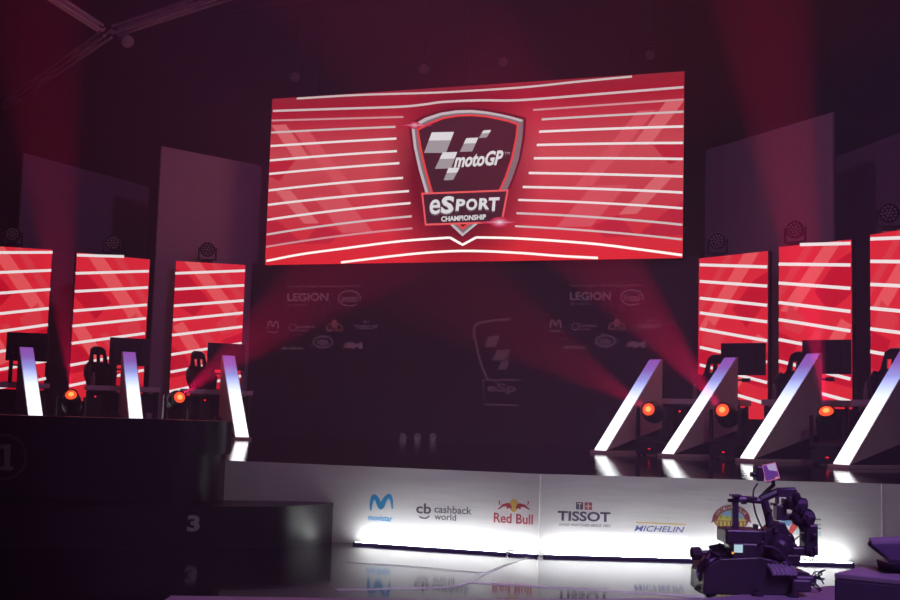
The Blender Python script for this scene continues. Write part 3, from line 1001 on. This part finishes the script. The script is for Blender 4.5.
def moving_head(px, py, D, aim, label, power, angle):
    c = at(px, py, D)
    tgt = at(*aim)
    d = (tgt - c).normalized()
    hb = c.z - HS
    piv = V((c.x, c.y, c.z)) - d * .20
    t = thing('moving_head', label, 'stage light', (piv.x, piv.y, HS), 0, 'moving head lamps on the stage floor')
    yaw = math.atan2(d.y, d.x)
    side = V((-math.sin(yaw), math.cos(yaw), 0))
    o = V((piv.x, piv.y, HS))
    R = Matrix.Rotation(yaw, 3, 'Z')
    pz = piv.z - HS
    mb = M().box(o + V((0, 0, .11)), (.36, .38, .18), R)
    mb.box(o + V((0, 0, .21)), (.24, .24, .03), R)
    for sx in (-1, 1):
        for sy in (-1, 1):
            mb.box(o + R @ V((sx * .14, sy * .15, .012)), (.05, .05, .024), R)
    bse = mb.build('base', PLASTIC, t, world=True, bevel=.015)
    q_ = o + R @ V((.183, .02, .1))
    M().box(q_, (.006, .035, .014), R).build('status_light', RED_LED, bse, world=True)
    mb = M().box(o + V((0, 0, .255)), (.15, .44, .06), R)
    for s in (-1, 1):
        mb.box(o + side * s * .21 + V((0, 0, (pz + .28) / 2 + .02)), (.13, .045, pz - .18), R, taper=.85)
    mb.build('yoke', PLASTIC, t, world=True, bevel=.012)
    mb = M().lathe([(.08, -.26), (.135, -.22), (.155, -.12), (.155, .02), (.14, .06), (.125, .12), (.115, .19), (.104, .195), (.096, .17)], piv, d, 24)
    for k in range(4):
        mb.lathe([(.158, -.19 + .035 * k), (.161, -.18 + .035 * k), (.158, -.17 + .035 * k)], piv, d, 24)
    hd = mb.build('head', PLASTIC, t, world=True, smooth=True)
    mb = M().lathe([(.094, .165), (.088, .182), (.045, .195), (.001, .198)], piv, d, 20, 0)
    mb.lathe([(.045, .196), (.02, .200), (.001, .201)], piv, d, 14, 1)
    ln = mb.build('lens', [HOT, HOTC], hd, world=True, smooth=True)
    ln['label'] = 'glowing orange lens'
    li = bpy.data.lights.new('red_beam', 'SPOT')
    li.energy = power * 2.6
    li.color = BEAM
    li.spot_size = math.radians(angle)
    li.spot_blend = .35
    li.shadow_soft_size = .04
    lo = bpy.data.objects.new('red_beam', li)
    C.objects.link(lo)
    lo.location = piv + d * .26
    lo.rotation_euler = d.to_track_quat('-Z', 'Y').to_euler()
    return t


moving_head(71, 394, 20.0, (46, 120, 15), 'moving head lamp glowing orange at far left, beam going up', 5600, 9)
moving_head(180, 397, 20.4, (320, 285, 14.5), 'moving head lamp glowing orange in front of the red screen left of the led wall', 6000, 9)
moving_head(648, 409, 18.3, (520, 330, 13.5), 'moving head lamp glowing orange beside the fin at the led wall', 2600, 9)
moving_head(722, 409.5, 17.3, (590, 245, 12.5), 'moving head lamp glowing orange between the second and third right-hand fins', 6000, 10)
moving_head(826, 410, 15.8, (775, 90, 12.6), 'moving head lamp glowing orange nearest the right edge, beam going straight up', 6300, 11)

# ======================================================== racing positions
def rot2(p, a):
    return V((p[0] * math.cos(a) - p[1] * math.sin(a), p[0] * math.sin(a) + p[1] * math.cos(a), p[2] if len(p) > 2 else 0))


def make_seat(loc, rz, label):
    t = thing('racing_seat', label, 'chair', loc, rz, 'racing seats behind the desks')
    # faces -y; shell outline in x,z leaning back
    lean = .22
    def pt(x, z, y=0):
        return V((x, y + (z - .55) * lean, z))
    mb = M()
    half = [(.21, .55), (.23, .75), (.29, .92), (.28, 1.08), (.19, 1.2)]
    lo = [pt(-x, z) for x, z in half] + [pt(x, z) for x, z in half[::-1]]
    mb.prism(lo, (0, .09, .02))
    for s in (-1, 1):                      # side bolsters and the two posts round the harness slots
        mb.tube([pt(s * .21, .55, -.05), pt(s * .24, .8, -.09), pt(s * .27, 1.0, -.10), pt(s * .22, 1.16, -.05)], [.05, .06, .065, .05], 8)
        mb.prism([pt(s * .19, 1.19), pt(s * .10, 1.19), pt(s * .10, 1.36), pt(s * .16, 1.36)], (0, .08, .018))
    mb.prism([pt(-.03, 1.19), pt(.03, 1.19), pt(.03, 1.36), pt(-.03, 1.36)], (0, .08, .018))
    mb.prism([pt(-.16, 1.35), pt(.16, 1.35), pt(.14, 1.46), pt(.07, 1.51), pt(-.07, 1.51), pt(-.14, 1.46)], (0, .09, .02))
    mb.build('backrest', CHAIRM, t, bevel=.015)
    mb = M().box((0, -.24, .5), (.44, .54, .12), Matrix.Rotation(-.08, 3, 'X'))
    for s in (-1, 1):
        mb.tube([V((s * .22, .02, .56)), V((s * .24, -.25, .6)), V((s * .2, -.5, .56))], [.05, .06, .04], 8)
    mb.build('seat', CHAIRM, t, bevel=.02)
    mb = M()
    for s in (-1, 1):
        mb.box((s * .19, -.2, .24), (.05, .6, .05)).box((s * .19, .05, .34), (.05, .05, .26)).box((s * .19, -.42, .34), (.05, .05, .24)).box((s * .19, -.2, .03), (.06, .8, .06))
        mb.box((s * .19, -.2, .13), (.04, .05, .2))
    mb.build('frame', METAL, t, bevel=.006)
    for o in t.children:
        o.location.z = .18
    M().box((0, -.16, .09), (.62, .9, .18)).build('platform', BLACK, t, bevel=.01)
    return t


def make_monitor(loc, rz, label, h=.92):
    # stands on the desk, its back to the hall (back faces -y); origin at the foot
    t = thing('monitor', label, 'monitor', loc, rz, 'monitors seen from behind')
    M().box((0, 0, .66), (.74, .03, .52)).box((0, -.03, .66), (.46, .035, .3)).build('casing', PLASTIC, t, bevel=.008)
    M().box((0, .0165, .66), (.70, .003, .48)).build('panel', SATIN, t)
    M().box((-.26, -.045, .36), (.07, .03, .7)).build('neck', PLASTIC, t, bevel=.005)
    M().box((-.1, -.03, .32), (.3, .02, .03)).box((.06, -.03, .32), (.13, .05, .06)).build('camera_arm', PLASTIC, t, bevel=.006)
    M().box((-.26, -.02, .009), (.26, .2, .018)).build('foot', PLASTIC, t, bevel=.005)
    return t


DESK_Z = .90


def make_desk(loc, rz, label):
    t = thing('gaming_desk', label, 'desk', loc, rz, 'desks of the racing positions')
    M().box((0, 0, DESK_Z - .045), (1.35, .5, .09)).build('desktop', GREYBAR, t, bevel=.008)
    for s in (-1, 1):
        mb = M().box((s * .62, -.19, DESK_Z / 2 - .05), (.05, .05, DESK_Z - .09)).box((s * .62, .19, DESK_Z / 2 - .05), (.05, .05, DESK_Z - .09)).box((s * .62, 0, .03), (.05, .44, .05))
        mb.build('leg', BLACK, t, bevel=.004)
    M().box((0, 0, .27), (1.2, .44, .03)).build('shelf', BLACK, t)
    M().box((0, .21, .6), (1.2, .02, .36)).build('back_panel', BLACK, t)
    return t


def make_tower(loc, rz, label):
    t = thing('computer_tower', label, 'computer', loc, rz, 'computers under the desks')
    M().box((0, 0, .22), (.2, .4, .44)).box((0, -.203, .2), (.16, .01, .34)).build('casing', SATIN, t, bevel=.008)
    M().lathe([(.016, 0), (.016, .006), (.01, .009)], (0, -.205, .41), (0, -1, 0), 10).build('power_light', RED_LED, t)
    return t


def make_bottle(loc, label):
    t = thing('water_bottle', label, 'bottle', loc, 0, 'bottles on the desks')
    M().lathe([(.03, 0), (.036, .01), (.036, .14), (.032, .17), (.014, .205), (.014, .22)], (0, 0, 0), (0, 0, 1), 14).build('bottle_body', mat('bottle_plastic', (.35, .32, .36), .12, noise=.1), t, smooth=True)
    M().lathe([(.017, .215), (.017, .245), (.014, .248)], (0, 0, 0), (0, 0, 1), 12).build('cap', mat('cap_white', (.6, .58, .6), .5), t, smooth=True)
    return t


def make_wheel(loc, rz, label):
    t = thing('steering_wheel', label, 'steering wheel', loc, rz, 'steering wheels on the desks')
    ring = [V((.14 * math.cos(a), .02 * math.sin(a), .17 + .13 * math.sin(a))) for a in [2 * math.pi * k / 28 for k in range(29)]]
    M().tube(ring, .016, 8).build('rim', CHAIRM, t, smooth=True)
    mb = M().lathe([(.045, -.02), (.05, 0), (.03, .02)], (0, 0, .17), (0, 1, 0), 14)
    for a in (0, math.pi, -math.pi / 2):
        mb.box((.07 * math.cos(a), 0, .17 + .065 * math.sin(a)), (.14 if a != -math.pi / 2 else .03, .012, .03 if a != -math.pi / 2 else .13))
    mb.build('hub', METAL, t, bevel=.003)
    M().box((0, -.13, .11), (.2, .2, .22)).build('wheel_base', PLASTIC, t, bevel=.015)
    return t


rigs = [  # desk px, D, yaw, seat px/D/yaw, monitor px/D/yaw, bottle px, tower px, words
    (10, 21.9, 18, None, (25, 0, 10), None, 60, 'at the left edge'),
    (122, 22.7, 20, (101, 23.6, 35), (127.5, 0, 24), 93, 94, 'behind the middle left-hand fin'),
    (216, 23.5, 18, (203, 24.3, 40), (224.5, 0, 22), None, 204, 'at the left end of the led wall'),
    (706, 19.7, -34, (710, 20.45, -38), (744, 0, -32), 694.5, 685, 'behind the second right-hand fin'),
    (810, 18.3, -36, (793, 19.05, -40), (827, 0, -34), 774, 767, 'behind the third right-hand fin'),
    (905, 16.9, -38, (889, 17.65, -40), None, 865.5, 853, 'behind the fin at the right edge'),
]
first = {}


def place(kind, maker, loc, rz, label):
    if kind not in first:
        first[kind] = maker(loc, rz, label)
        return first[kind]
    return dup(first[kind], loc, rz, label)


def along(P0, yaw, px, off=0.0):
    best = min((abs(proj(P0 + rot2((s / 100, off), yaw) + V((0, 0, .9)))[0] - px), s / 100) for s in range(-62, 63))
    return best[1]


for dpx, D, yaw, seat, mon, bot, tow, words in rigs:
    yw = math.radians(yaw)
    x = at(dpx, 400, D).x
    P0 = V((x, D, HS))
    place('desk', make_desk, P0, yw, 'grey-topped desk ' + words)
    if seat:
        sx = at(seat[0], 370, seat[1]).x
        place('seat', make_seat, (sx, seat[1], HS), math.radians(seat[2]), 'black racing seat ' + words)
    if mon:
        s = along(P0, yw, mon[0], 0.02)
        q_ = P0 + rot2((s, 0.02), yw)
        place('monitor', make_monitor, (q_.x, q_.y, HS + DESK_Z), math.radians(mon[2]), 'black monitor seen from behind, ' + words)
        q_ = P0 + rot2((min(.5, max(-.5, s)), 0.0), yw)
    s2 = along(P0, yw, tow)
    q_ = P0 + rot2((max(-.5, min(.5, s2)), -.0), yw)
    place('tower', make_tower, (q_.x, q_.y, HS + .285), yw, 'black computer with red light ' + words)
    if bot:
        s3 = along(P0, yw, bot, -.12)
        q_ = P0 + rot2((s3, -.12), yw)
        place('bottle', lambda l, r, n: make_bottle(l, n), (q_.x, q_.y, HS + DESK_Z), 0, 'clear water bottle on the desk ' + words)

# ================================================================== podiums
def num_mesh(P, body, x0, y0, x1, y1, off=.004):
    mb = M()
    P.text(mb, body, x0, y0, x1, y1, off, 0, .04)
    return mb


NUMM = mat('numeral_white', (.42, .36, .45), .6, noise=.05)
# low podium: rounded right end
a0 = at_z(53, 549.5, 0)
front = [at_z(-60, 546, 0), at_z(60, 549, 0), at_z(120, 549.5, 0), at_z(200, 548.8, 0), at_z(267, 548, 0), at_z(295, 546.6, 0), at_z(316, 544.6, 0), at_z(333, 541.5, 0)]
cv = curve(front, 4)
back = [V((cv[-1].x - .02, cv[-1].y + .06, 0)), V((cv[-1].x - .5, cv[-1].y + .02, 0)), V((cv[0].x, cv[0].y + .62, 0))]
p3 = thing('podium', 'low black podium step with a white 3', 'podium', (cv[12].x, cv[12].y + .3, 0), 0, 'winners podium blocks')
H3 = .357
M().prism(cv + back, (0, 0, H3 - .03)).build('body', PODIUM, p3, world=True, smooth=True)
M().prism([q_ + V((0, -.006, H3 - .03)) for q_ in cv] + [q_ + V((0, 0, H3 - .03)) for q_ in back], (0, 0, .03)).build('top', SATIN, p3, world=True)
ni = min(range(1, len(cv) - 1), key=lambda i: abs(proj(cv[i])[0] - 193))
dd = (cv[ni + 1] - cv[ni - 1]).normalized()
Pn = Plane((cv[ni].x, cv[ni].y, 0), dd)
num_mesh(Pn, '3', 187, 515, 199.6, 531.5, .012).build('numeral', NUMM, p3, world=True)
# tall podium
H1 = 1.083
fy = a0.y + .68
xr = at(219, 480, fy + .1).x
p1 = thing('podium', 'tall black podium block with a white 1 in a ring', 'podium', (xr - 1.7, fy + .35, 0), 0, 'winners podium blocks')
arc_ = [V((xr - .4 + .4 * math.sin(a), fy + .4 - .4 * math.cos(a), 0)) for a in [math.pi / 2 * k / 10 for k in range(11)]]
prof = [V((xr - 4.2, fy, 0))] + arc_ + [V((xr, fy + .62, 0)), V((xr - 4.2, fy + .62, 0))]
shr = lambda q_: V((xr - 2.1 + (q_.x - xr + 2.1) * .978 if q_.x > xr - 1 else q_.x, q_.y, 0))
M().prism([shr(q_) for q_ in prof], (0, 0, H1 - .3)).build('body', PODIUM, p1, world=True, smooth=True)
M().prism([q_ + V((0, 0, H1 - .3)) for q_ in prof], (0, 0, .3)).build('top', PODIUM, p1, world=True, smooth=True)
P1 = Plane((xr - 4.2, fy, 0), (1, 0, 0))
DIM = mat('numeral_grey', (.25, .2, .28), .6, noise=.05)
mb = M()
Zn = lambda x, y: zz(x, y, 0, 430, 10)
P1.poly(mb, [Zn(5, 145), Zn(5, 185), Zn(45, 185), Zn(45, 363), Zn(5, 363), Zn(5, 402), Zn(130, 402), Zn(135, 363), Zn(100, 363), Zn(110, 145)], .004)
mb.build('numeral', DIM, p1, world=True)
mb = M()
P1.ellipse(mb, 4.5, 457, 21.5, 22, .003, 0, n=40, ring=.02)
mb.build('ring', mat('ring_grey', (.10, .08, .12), .5), p1, world=True)

DRAWN_GLINT = mat('painted_glint', (.9, .9, .88), .12, noise=.04)  # flat white strips added to imitate light bar reflections on the floor
for pxs, nm in ((((345, 562), (400, 565), (440, 568.5), (484, 572.5)), 'short pale strip drawn as a reflection on the floor below the navy two-letter mark'),
                (((336, 589), (400, 587.5), (452, 585.8), (468, 581), (484, 573.5), (505, 564.5), (528, 556.5)), 'pale strip drawn as a reflection curving over the floor to the corner of the banner'),
                (((470, 581.5), (560, 587), (640, 592), (704, 596)), 'long thin strip drawn as a reflection on the floor running right towards the camera rig')):
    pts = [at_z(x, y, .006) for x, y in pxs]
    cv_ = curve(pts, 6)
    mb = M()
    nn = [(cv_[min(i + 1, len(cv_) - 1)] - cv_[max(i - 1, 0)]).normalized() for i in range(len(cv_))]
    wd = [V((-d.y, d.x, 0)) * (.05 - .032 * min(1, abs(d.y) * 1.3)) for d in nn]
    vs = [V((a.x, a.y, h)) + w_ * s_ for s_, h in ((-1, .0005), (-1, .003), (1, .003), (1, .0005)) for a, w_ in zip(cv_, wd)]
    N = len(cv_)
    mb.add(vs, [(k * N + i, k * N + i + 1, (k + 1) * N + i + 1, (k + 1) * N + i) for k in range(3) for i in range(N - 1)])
    tag(mb.build('floor_glint_strip', DRAWN_GLINT), nm, 'tape', 'pale strips drawn as reflections on the floor')

# ====================================== near riser, case, lectern, camera rig
RZ = .30
e = [at_z(171, 595.5, RZ), at_z(430, 599.5, RZ), at_z(702, 598.5, RZ), at_z(833, 585.5, RZ), at_z(990, 566, RZ)]
riser = thing('low_riser', 'low dark riser lit violet along the bottom edge', 'riser', (1.0, 5.0, 0))
rp = [q_ for q_ in e] + [V((4.2, 2.4, RZ)), V((-1.2, 2.4, RZ))]
M().prism([q_ - V((0, 0, RZ)) for q_ in rp], (0, 0, RZ - .03)).build('skirt', BLACK, riser, world=True)
M().prism([q_ - V((0, 0, .03)) for q_ in rp], (0, 0, .03)).build('top', RISERM, riser, world=True)
# case
c0 = at(834, 573, 5.45)
zc = c0.z
c1 = at_z(915, 581, zc)
case = thing('equipment_case', 'dark box standing on the riser at the right edge, under the lectern', 'case', (c0.x + .4, c0.y + .25, RZ))
dv = (c1 - c0).normalized()
bk = V((-dv.y, dv.x, 0)) * .42
q4 = [c0, c0 + dv * 1.0, c0 + dv * 1.0 + bk, c0 + bk]
M().prism([V((q_.x, q_.y, RZ)) for q_ in q4], (0, 0, zc - RZ - .025)).build('body', mat('case_laminate', (.05, .045, .07), .45, noise=.2), case, world=True, bevel=.008)
M().prism([V((q_.x, q_.y, zc - .025)) for q_ in q4], (0, 0, .025)).build('lid', RISERM, case, world=True, bevel=.006)
# lectern
lc = at(893, 574, 5.65)
lt = thing('lectern', 'dark tilted reading lectern standing on the box at the right edge', 'lectern', (lc.x + .16, lc.y, zc))
k = 5.65 / 1200
M().box((lc.x + .16, lc.y + .02, zc + .045), (.27, .2, .09), taper=.92).build('stem', PLASTIC, lt, world=True, bevel=.008)
A_, B_ = at(868, 541, 5.75), at(890, 559, 5.45)
top4 = [A_, at(940, 539, 5.75), at(948, 562, 5.45), B_]
mb = M().prism(top4, (0, .012, -.02))
mb.prism([B_ + V((.0, 0, -.02)), at(948, 562, 5.45) + V((0, 0, -.02)), at(940, 578, 5.6), at(893, 578, 5.6)], (0, .18, 0))
mb.build('tray', mat('lectern_shell', (.06, .05, .09), .35, noise=.15), lt, world=True, bevel=.004)
mb = M().prism([at(869, 541, 5.75) + V((0, 0, .004)), at(939, 539, 5.75) + V((0, 0, .004)), at(941, 543, 5.70) + V((0, 0, .004)), at(872, 545, 5.70) + V((0, 0, .004))], (0, 0, .012))
mb.build('lip', RISERM, lt, world=True)

# ---- remote camera dolly
DD = 6.45
dl = thing('camera_dolly', 'remote camera on a dark gimbal dolly before the white banner', 'camera rig', (at(758, 585, DD).x, DD, RZ))
RIG = mat('rig_black', (.022, .019, .028), .38, noise=.3, nscale=14, bump=.5, bscale=9)
RIG2 = mat('rig_grey', (.05, .042, .062), .4, .3, noise=.3, nscale=14)


def pb(mb, x0, y0, x1, y1, D=DD, dep=.12, mi=0, taper=1.0, rot=0.0):
    a, b_ = at(x0, y1, D), at(x1, y0, D)
    c_ = (a + b_) / 2
    mb.box((c_.x, D, c_.z), (abs(b_.x - a.x), dep, abs(b_.z - a.z)), Matrix.Rotation(rot, 3, 'Y') if rot else None, mi, taper)


def pbar(mb, pts, r, D=DD, n=8):
    mb.tube([at(x, y, D + (q_[0] if (q_ := rest) else 0)) for x, y, *rest in pts], r, n)


Z = lambda x, y: zz(x, y, 680, 460, 4.09)
# chassis outline
ol = [(96, 545), (100, 470), (120, 430), (165, 405), (240, 402), (330, 398), (420, 420), (470, 450), (530, 462), (545, 500), (530, 528), (470, 540), (440, 552), (100, 552)]
mb = M().prism([at(*Z(*q_), DD - .16) for q_ in ol][::-1], (0, .34, 0))
ch = mb.build('chassis', RIG, dl, world=True, bevel=.02)
# rear mound of cloth and straps
mb = M()
for (x, y, r) in ((165, 395, .055), (130, 440, .07), (115, 490, .06), (150, 470, .08), (105, 520, .045), (195, 420, .06)):
    c_ = at(*Z(x, y), DD - .05)
    mb.lathe([(.001, -r), (r * .6, -r * .8), (r, -.2 * r), (r * .95, .3 * r), (r * .5, .85 * r), (.001, r)], c_, (random.uniform(-.5, .5), .3, 1), 10)
mb.v = [p_ + V((random.uniform(-.022, .022), random.uniform(-.02, .02), random.uniform(-.022, .022))) for p_ in mb.v]
mb.build('cable_bag', RIG, dl, world=True)
# ribbed cowl
mb = M()
for k in range(6):
    x = 350 + k * 17
    mb.tube([at(*Z(x - 12, 418), DD - .02), at(*Z(x + 6, 425), DD - .14), at(*Z(x + 28, 448), DD - .20), at(*Z(x + 38, 470), DD - .20)], .012, 8)
mb.build('cowl', mat('cowl_metal', (.35, .32, .4), .25, .4), dl, world=True, smooth=True)
mb = M()
pb(mb, *Z(450, 465), *Z(530, 495), DD - .1, .2)
pb(mb, *Z(440, 480), *Z(520, 530), DD - .12, .18)
mb.build('nose', RIG2, dl, world=True, bevel=.012)
for x in (318, 465):
    mb = M()
    p_, q_ = at(*Z(x, 530), DD - .2), at(*Z(x, 555), DD - .2)
    q_.z = RZ + .02
    mb.tube([p_, V((p_.x, p_.y, RZ + .01))], .016, 8)
    mb.lathe([(.03, 0), (.03, .012), (.018, .02)], (p_.x, p_.y, RZ), (0, 0, 1), 12)
    mb.build('foot', RIG, dl, world=True)
for x in (150, 420):
    p_ = at(*Z(x, 545), DD + .12)
    M().lathe([(.06, -.03), (.075, -.02), (.075, .02), (.06, .03)], (p_.x, p_.y, RZ + .075), (0, 1, 0), 18).build('wheel', RIG, dl, world=True, smooth=True)
# camera body, battery, display
mb = M()
pb(mb, *Z(195, 335), *Z(300, 408), DD - .05, .2)
pb(mb, *Z(285, 325), *Z(330, 410), DD, .16)
mb.build('camera_body', RIG, dl, world=True, bevel=.008)
mb = M()
pb(mb, *Z(168, 280), *Z(318, 336), DD - .02, .22)
mb.build('battery_box', RIG, dl, world=True, bevel=.01)
mb = M()
pb(mb, *Z(222, 347), *Z(256, 378), DD - .156, .008)
o = mb.build('display', emit('rig_display', (178, 206, 222), 1.0), dl, world=True); o['label'] = 'small pale lit display'
mb = M()
pb(mb, *Z(212, 376), *Z(220, 384), DD - .156, .008)
mb.build('indicator', emit('amber_led', (255, 150, 60), 1.2), dl, world=True)
# gimbal frame
mb = M()
pb(mb, *Z(213, 148), *Z(238, 285), DD, .04)
pb(mb, *Z(196, 160), *Z(262, 172), DD, .03)
mb.build('gimbal_post', RIG2, dl, world=True, bevel=.004)
mb = M()
mb.tube([at(*Z(225, 155), DD), at(*Z(300, 165), DD), at(*Z(352, 168), DD)], .016, 8)
mb.tube([at(*Z(330, 160), DD), at(*Z(400, 130), DD), at(*Z(470, 128), DD)], .022, 8)
pb(mb, *Z(395, 120), *Z(472, 150), DD, .06)
mb.build('gimbal_arm', RIG2, dl, world=True)
mb = M()
mb.tube([at(*Z(345, 165), DD), at(*Z(362, 230), DD), at(*Z(375, 300), DD)], .022, 8)
mb.tube([at(*Z(455, 130), DD), at(*Z(478, 200), DD), at(*Z(510, 290), DD)], .026, 8)
mb.build('gimbal_post', RIG2, dl, world=True)
mb = M()
pb(mb, *Z(388, 185), *Z(426, 245), DD, .08)
pb(mb, *Z(420, 160), *Z(480, 200), DD, .07)
pb(mb, *Z(426, 220), *Z(500, 245), DD, .05)
mb.lathe([(.03, -.05), (.04, 0), (.03, .05)], at(*Z(480, 180), DD), (1, 0, 0), 14)
mb.build('gimbal_motor', RIG2, dl, world=True, bevel=.005)
mb = M()
c_ = at(*Z(412, 345), DD)
mb.lathe([(.035, -.19), (.055, -.17), (.055, -.10), (.065, -.09), (.065, .0), (.055, .06), (.07, .10), (.06, .13)], c_, (.35, 1, .05), 20)
mb.prism([at(*Z(*q_), DD - .07) for q_ in ((338, 300), (352, 290), (378, 272), (405, 252), (432, 258), (446, 290), (448, 330), (440, 372), (420, 392), (350, 396))][::-1], (0, .14, 0))
pb(mb, *Z(335, 300), *Z(445, 395), DD + .02, .14)
pb(mb, *Z(345, 380), *Z(470, 420), DD, .2)
mb.build('lens_head', RIG, dl, world=True, bevel=.008)
for x0, y0, x1, y1 in ((268, 150, 310, 160), (392, 150, 402, 178), (440, 150, 452, 172), (488, 170, 500, 182), (474, 206, 496, 216), (376, 176, 392, 186), (512, 226, 545, 240), (536, 300, 556, 312),
                       (498, 300, 504, 330), (452, 340, 470, 352), (326, 290, 345, 300), (300, 262, 316, 282), (180, 272, 196, 284), (206, 140, 246, 150), (250, 165, 270, 180), (330, 330, 345, 345),
                       (540, 355, 556, 372), (468, 380, 486, 396), (186, 360, 200, 372), (424, 200, 432, 225)):
    mb = M()
    pb(mb, *Z(x0, y0), *Z(x1, y1), DD + random.uniform(-.06, .03), random.uniform(.03, .09))
    mb.build('mounting_bracket', RIG2, dl, world=True, bevel=.003)
for x, y, rr in ((440, 178, .018), (478, 150, .02), (500, 205, .017), (365, 210, .016), (384, 290, .018), (470, 235, .02), (520, 250, .022), (530, 380, .02), (300, 350, .018)):
    M().lathe([(rr * .8, -.03), (rr, -.02), (rr, .02), (rr * .7, .035)], at(*Z(x, y), DD - .05), (random.uniform(-.4, .4), -1, random.uniform(-.3, .3)), 10).build('lock_knob', RIG, dl, world=True)
mb = M()
pb(mb, *Z(500, 262), *Z(552, 385), DD, .12)
pb(mb, *Z(440, 355), *Z(540, 388), DD, .09)
mb.lathe([(.04, -.055), (.05, -.03), (.05, .03), (.04, .05)], at(*Z(505, 235), DD), (1, .2, -.1), 16)
mb.build('side_pod', RIG, dl, world=True, bevel=.008)
# monitor with hood on its stalk
mA, mB_, mC, mD = at(*Z(335, 20), DD - .02), at(*Z(392, 8), DD - .06), at(*Z(412, 76), DD - .08), at(*Z(350, 92), DD - .04)
nrm = (mB_ - mA).cross(mD - mA).normalized()
if nrm.y > 0:
    nrm = -nrm
md = M().prism([mA, mB_, mC, mD], -nrm * .025).build('monitor', RIG, dl, world=True, bevel=.003)
ctr = (mA + mB_ + mC + mD) / 4
sh_ = lambda p_, s: ctr + (p_ - ctr) * s + nrm * .002
mb = M().poly([sh_(q_, .97) for q_ in (mA, mB_, mC, mD)], 0)
lerp = lambda a, b_, t_: a + (b_ - a) * t_
e0 = [sh_(q_, .86) + nrm * .001 for q_ in (mA, mB_, mC, mD)]
mb.poly(e0, 1)
mb.poly([lerp(e0[0], e0[1], .3) + nrm * .001, e0[1] + nrm * .001, lerp(e0[1], e0[2], .55) + nrm * .001, lerp(e0[0], e0[2], .36) + nrm * .001], 2)
mb.poly([lerp(e0[3], e0[2], .72) + nrm * .002, lerp(e0[3], e0[2], .96) + nrm * .002, lerp(e0[3], e0[2], .96) + (e0[1] - e0[2]) * .08 + nrm * .002, lerp(e0[3], e0[2], .72) + (e0[1] - e0[2]) * .08 + nrm * .002], 3)
mb.build('monitor_picture', [emit('mon_edge', (186, 92, 150)), emit('mon_violet', (92, 52, 130)), emit('mon_white', (170, 156, 196)), emit('mon_amber', (230, 170, 70))], md, world=True)
mb = M()
pb(mb, *Z(305, 25), *Z(336, 85), DD + .02, .09)
pb(mb, *Z(290, 50), *Z(310, 70), DD + .02, .06)
mb.build('monitor_hood', RIG, dl, world=True, bevel=.006)
M().tube([at(*Z(380, 85), DD), at(*Z(383, 102), DD), at(*Z(360, 122), DD), at(*Z(325, 158), DD)], .011, 8).build('monitor_stalk', RIG, dl, world=True)
M().tube(curve([at(*Z(x, y), DD - .06) for x, y in ((318, 95), (300, 130), (305, 200), (322, 250), (345, 300))], 8), .0045, 6).build('cable', RIG, dl, world=True)
M().tube(curve([at(*Z(x, y), DD - .18) for x, y in ((345, 352), (390, 362), (430, 400), (455, 430))], 8), .007, 6).build('cable', RIG2, dl, world=True)
M().tube(curve([at(*Z(x, y), DD - .02) for x, y in ((500, 395), (520, 412), (545, 405), (548, 380))], 8), .003, 6).build('cable', RIG, dl, world=True)
M().tube(curve([at(*Z(x, y), DD - .02) for x, y in ((445, 335), (470, 325), (495, 305))], 8), .004, 6).build('cable', RIG, dl, world=True)
mb = M().tube([at(*Z(85, 380), DD), at(*Z(190, 370), DD)], .012, 8)
pbh = mb.build('pan_bar', RIG, dl, world=True)
M().tube([at(*Z(43, 383), DD), at(*Z(50, 382), DD), at(*Z(82, 381), DD), at(*Z(90, 380), DD)], [.02, .034, .034, .02], 10).build('grip', RIG, pbh, world=True)
for k in range(7):
    x0, y0 = random.uniform(525, 545), random.uniform(470, 510)
    pts = [(x0, y0)] + [(x0 + random.uniform(10, 55), y0 + random.uniform(-30, 32)) for _ in range(3)]
    M().tube(curve([at(*Z(x, y), DD - .05 + random.uniform(-.05, .05)) for x, y in pts], 6), .0035, 5).build('loose_wire', RIG, dl, world=True)

# ================================================================== lighting
w = bpy.data.worlds.new('world')
sc.world = w
w.use_nodes = True
w.node_tree.nodes['Background'].inputs['Color'].default_value = (0.055, 0.004, 0.050, 1)
w.node_tree.nodes['Background'].inputs['Strength'].default_value = 1.0


def lamp(name, kind, loc, target, energy, col, size=1.0, spot=None, blend=.5):
    li = bpy.data.lights.new(name, kind)
    li.energy = energy
    li.color = col
    if kind == 'AREA':
        li.size = size
    else:
        li.shadow_soft_size = size
    if spot:
        li.spot_size = math.radians(spot)
        li.spot_blend = blend
    o = bpy.data.objects.new(name, li)
    C.objects.link(o)
    o.location = loc
    o.rotation_euler = (V(target) - V(loc)).to_track_quat('-Z', 'Y').to_euler()
    return o


lamp('stage_fill', 'SPOT', (6, 3, 9.6), (-8.5, 25, 3.0), 1000, (.95, .32, 1.0), .5, 60, 1.0)  # unseen spot added to lift the left-hand panels
lamp('stage_fill', 'SPOT', (-6, 3, 9.6), (7.0, 20, 2.4), 760, (.95, .32, 1.0), .5, 60, 1.0)  # second unseen spot, added to lift the right-hand panels
lamp('banner_fill', 'SPOT', (3, -1, 7.5), (1.2, 10.3, .4), 640, (1.0, .90, 1.0), .3, 50, .8)  # unseen spot added to brighten the white banner
lamp('violet_wash', 'SPOT', (4.2, 2.0, 6.5), (1.9, 6.2, .4), 2100, (.48, .14, 1.0), .2, 34, .7)
lamp('violet_wash', 'SPOT', (-.6, 1.0, 6.0), (-.3, 5.2, .3), 1200, (.75, .3, 1.0), .2, 30, .7)
